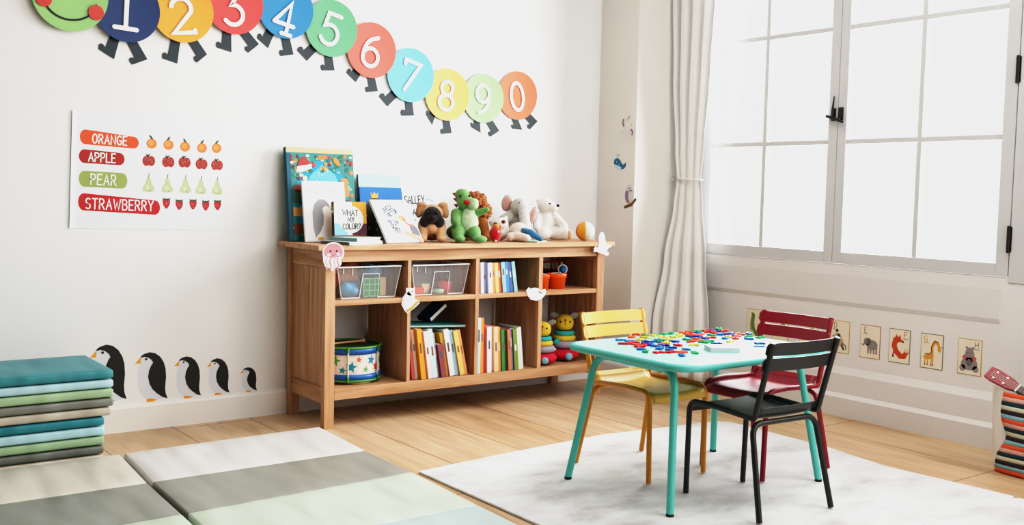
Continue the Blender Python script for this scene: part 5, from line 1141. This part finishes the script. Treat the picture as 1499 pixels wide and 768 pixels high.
def star_on(a, z, R, col):
    mb = MB(); R *= 1.3; pts = [(R*(1 if k % 2 == 0 else .42)*math.sin(PI*k/5+.2), R*(1 if k % 2 == 0 else .42)*math.cos(PI*k/5+.2)) for k in range(10)]
    vs = []; q = r-.0028
    for u, v in [(0, 0)]+pts: A = math.radians(a)+u/q; vs.append((q*math.cos(A), q*math.sin(A), z+v))
    return mb.add(vs, [(0, 1+k, 1+(k+1) % 10) for k in range(10)][::1], paper(col))
stars = shell
for a, z, R, c in [(-172, .09, .015, '#d2472f'), (-158, .055, .020, '#d2472f'), (-142, .092, .021, '#5fa45c'), (-128, .05, .014, '#1f8aa0'), (-112, .065, .021, '#1f8aa0'), (-98, .098, .012, '#e0704c'), (-84, .052, .012, '#7db36a'), (-72, .092, .019, '#2a7fb8'), (-58, .06, .020, '#d2472f'), (-40, .085, .018, '#5fa45c'), (-22, .06, .018, '#1f8aa0'), (-5, .09, .018, '#d2472f')]:
    s_ = star_on(a, z, R, c); o = len(stars.v); stars.v += s_.v; k = stars.mi(s_.m[0]); stars.f += [([o+i for i in f[0]], k, False) for f in s_.f]
shell.build('shell', t)
tag(MB().lathe([(0, 0), (.075, 0), (.078, .006), (.075, .012), (0, .012)], M('#d8cfae', rough=.6), 36).build('tambourine', loc=(.215, -.270, .1712)), 'cream round toy lying under the drum', 'toy')
mb = MB(); mb.tube([(-.08, 0, 0), (.08, .02, 0)], .005, wood('x', '#d9b184', '#c09560'), 10); mb.ell((.086, .0215, 0), .010, wood('x', '#d9b184', '#c09560')); tag(mb.build('drumstick', loc=(.20, -.24, .3465)), 'wooden drumstick lying on the drum', 'drumstick')

# orange buckets
def bucket(x, y, r, h, label):
    t = thing('toy_bucket', label, 'bucket', (x, y, zS), group='orange buckets on the shelf'); m = plastic('#f0601a')
    MB().lathe([(0, 0), (r*.80, 0), (r*.92, h*.72), (r*1.0, h*.74), (r*1.02, h*.97), (r*.98, h), (r*.9, h), (r*.86, h*.74), (r*.72, .004), (0, .004)], m, 36).build('pail', t)
    tag(MB().tube([(r*1.0*math.cos(a), r*1.0*math.sin(a)*.3-r*.2, h*.86+.012*math.sin(a)) for a in [PI*k/16 for k in range(17)]], .002, milky, 8).build('handle', t), 'white wire handle')
bucket(1.236, -.335, .040, .078, 'orange toy bucket half hidden behind the divider'); bucket(1.345, -.315, .054, .078, 'larger orange toy bucket, right of the other bucket')
t = thing('toy_rattle', 'small toy with a blue centre and white ring behind the larger orange bucket', 'toy', (1.435, -.255, zS)); 
Xr = Matrix.Rotation(PI/2, 4, 'X'); Xf = Matrix.Rotation(FACE, 4, 'Z')
tag(MB().torus((0, 0, 0), .022, .006, milky, 24, 8, xf=Matrix.Translation((0, 0, .092)) @ Xf @ Xr).build('ring', t), 'white ring'); tag(MB().ell((0, -.004, .092), .0185, plastic('#1c8fd6')).build('centre', t), 'blue centre')
MB().tube([(0, 0, .068), (.01, 0, .03), (.014, 0, .001)], .005, milky, 8).build('grip', t)
t = thing('toy_ladder_truck', 'black toy truck with a red ladder at the back of the top right compartment', 'toy', (1.40, -.13, zS)); bk = plastic('#1b1a1a'); rd = plastic('#a81f26')
MB().box(-.13, .09, -.035, .035, .022, .075, bk).build('truck_body', t, bevel=.006)
for x in (-.09, .05):
    for s in (-1, 1): MB().lathe([(0, -.008), (.020, -.008), (.022, 0), (.020, .008), (0, .008)], bk, 20, xf=Matrix.Translation((x, s*.036, .0222)) @ Xr).build('wheel', t)
l_ = MB()
for z in (.085, .125): l_.tube([(-.16, -.042, z), (.10, -.042, z)], .0035, rd, 8)
for k in range(10): l_.tube([(-.15+k*.027, -.042, .085), (-.15+k*.027, -.042, .125)], .0022, milky, 8)
l_.tube([(.10, -.042, .085), (.10, -.042, .125)], .003, milky, 8)
tag(l_.build('ladder', t), 'red ladder with white rungs'); MB().box(-.02, .02, -.045, .02, .075, .09, bk).build('ladder_mount', t)

# ring-stack toys
def stacker(x, y, s, rz, label):
    t = thing('stacking_toy', label, 'toy', (x, y, .1712), rz, 'plush stacking toys in the lower right compartment'); t.scale = (1, 1, 1)
    P = lambda *a: tuple(v*s for v in a)
    tag(blob([('e', P(0, 0, .042), P(.098, .098, .042)), ('e', P(0, 0, .035), P(.085, .085, .035))], cloth('#cb2340'), 'base_cushion', t, .007), 'red base cushion')
    for z, R, r, c, n in ((.098, .062, .021, '#9f9fae', 'grey ring'), (.134, .052, .017, '#d9bd4a', 'yellow ring'), (.162, .046, .0155, '#3aa9a8', 'teal ring')):
        tag(MB().torus((0, 0, z*s), R*s, r*s, cloth(c), 28, 12).build('ring', t), n)
    hd = blob([('e', P(0, 0, .222), P(.057, .052, .050)), ('e', P(0, -.004, .205), P(.052, .050, .034))], cloth('#d8b53c'), 'head', t, .006); tag(hd, 'yellow head')
    for k in (-1, 1): MB().ell(P(k*.028, -.045, .232), .0055*s, bead, None, 10, 8).build('eye', hd)
    MB().ell(P(0, -.050, .243), P(.007, .005, .006), plush('#8a4a2c')).build('nose', hd)
    MB().tube([P(0, -.0515, .236), P(0, -.053, .212)], .0012, bead, 6).build('stitch', hd)
    for k, sg in ((1, 'ear'), (-1, 'ear')): tag(MB().ell(P(k*.056, .012, .262), P(.030, .006, .018), plush('#9a968f'), (0, -.35*k, 0)).build('ear', hd), 'grey ear')
    if s > .85: tag(MB().ell(P(-.050, -.060, .118), P(.022, .010, .014), cloth('#35aeb0'), (0, -.5, .5)).build('arm_tag', t), 'teal arm tag')
    if s > .85: tag(MB().ell(P(-.070, -.066, .066), P(.024, .006, .009), cloth('#e8e2d6'), (0, -.45, .4)).build('white_tag', t), 'white tag')
    tag(MB().ell(P(.020, -.090, .034), P(.022, .012, .022), cloth('#86c4d8')).build('patch', t), 'pale blue patch')
stacker(1.452, -.262, .89, FACE, 'plush stacking toy with a yellow head, in full view beside the table corner'); stacker(1.272, -.305, .81, FACE-.1, 'plush stacking toy half hidden behind the third divider')
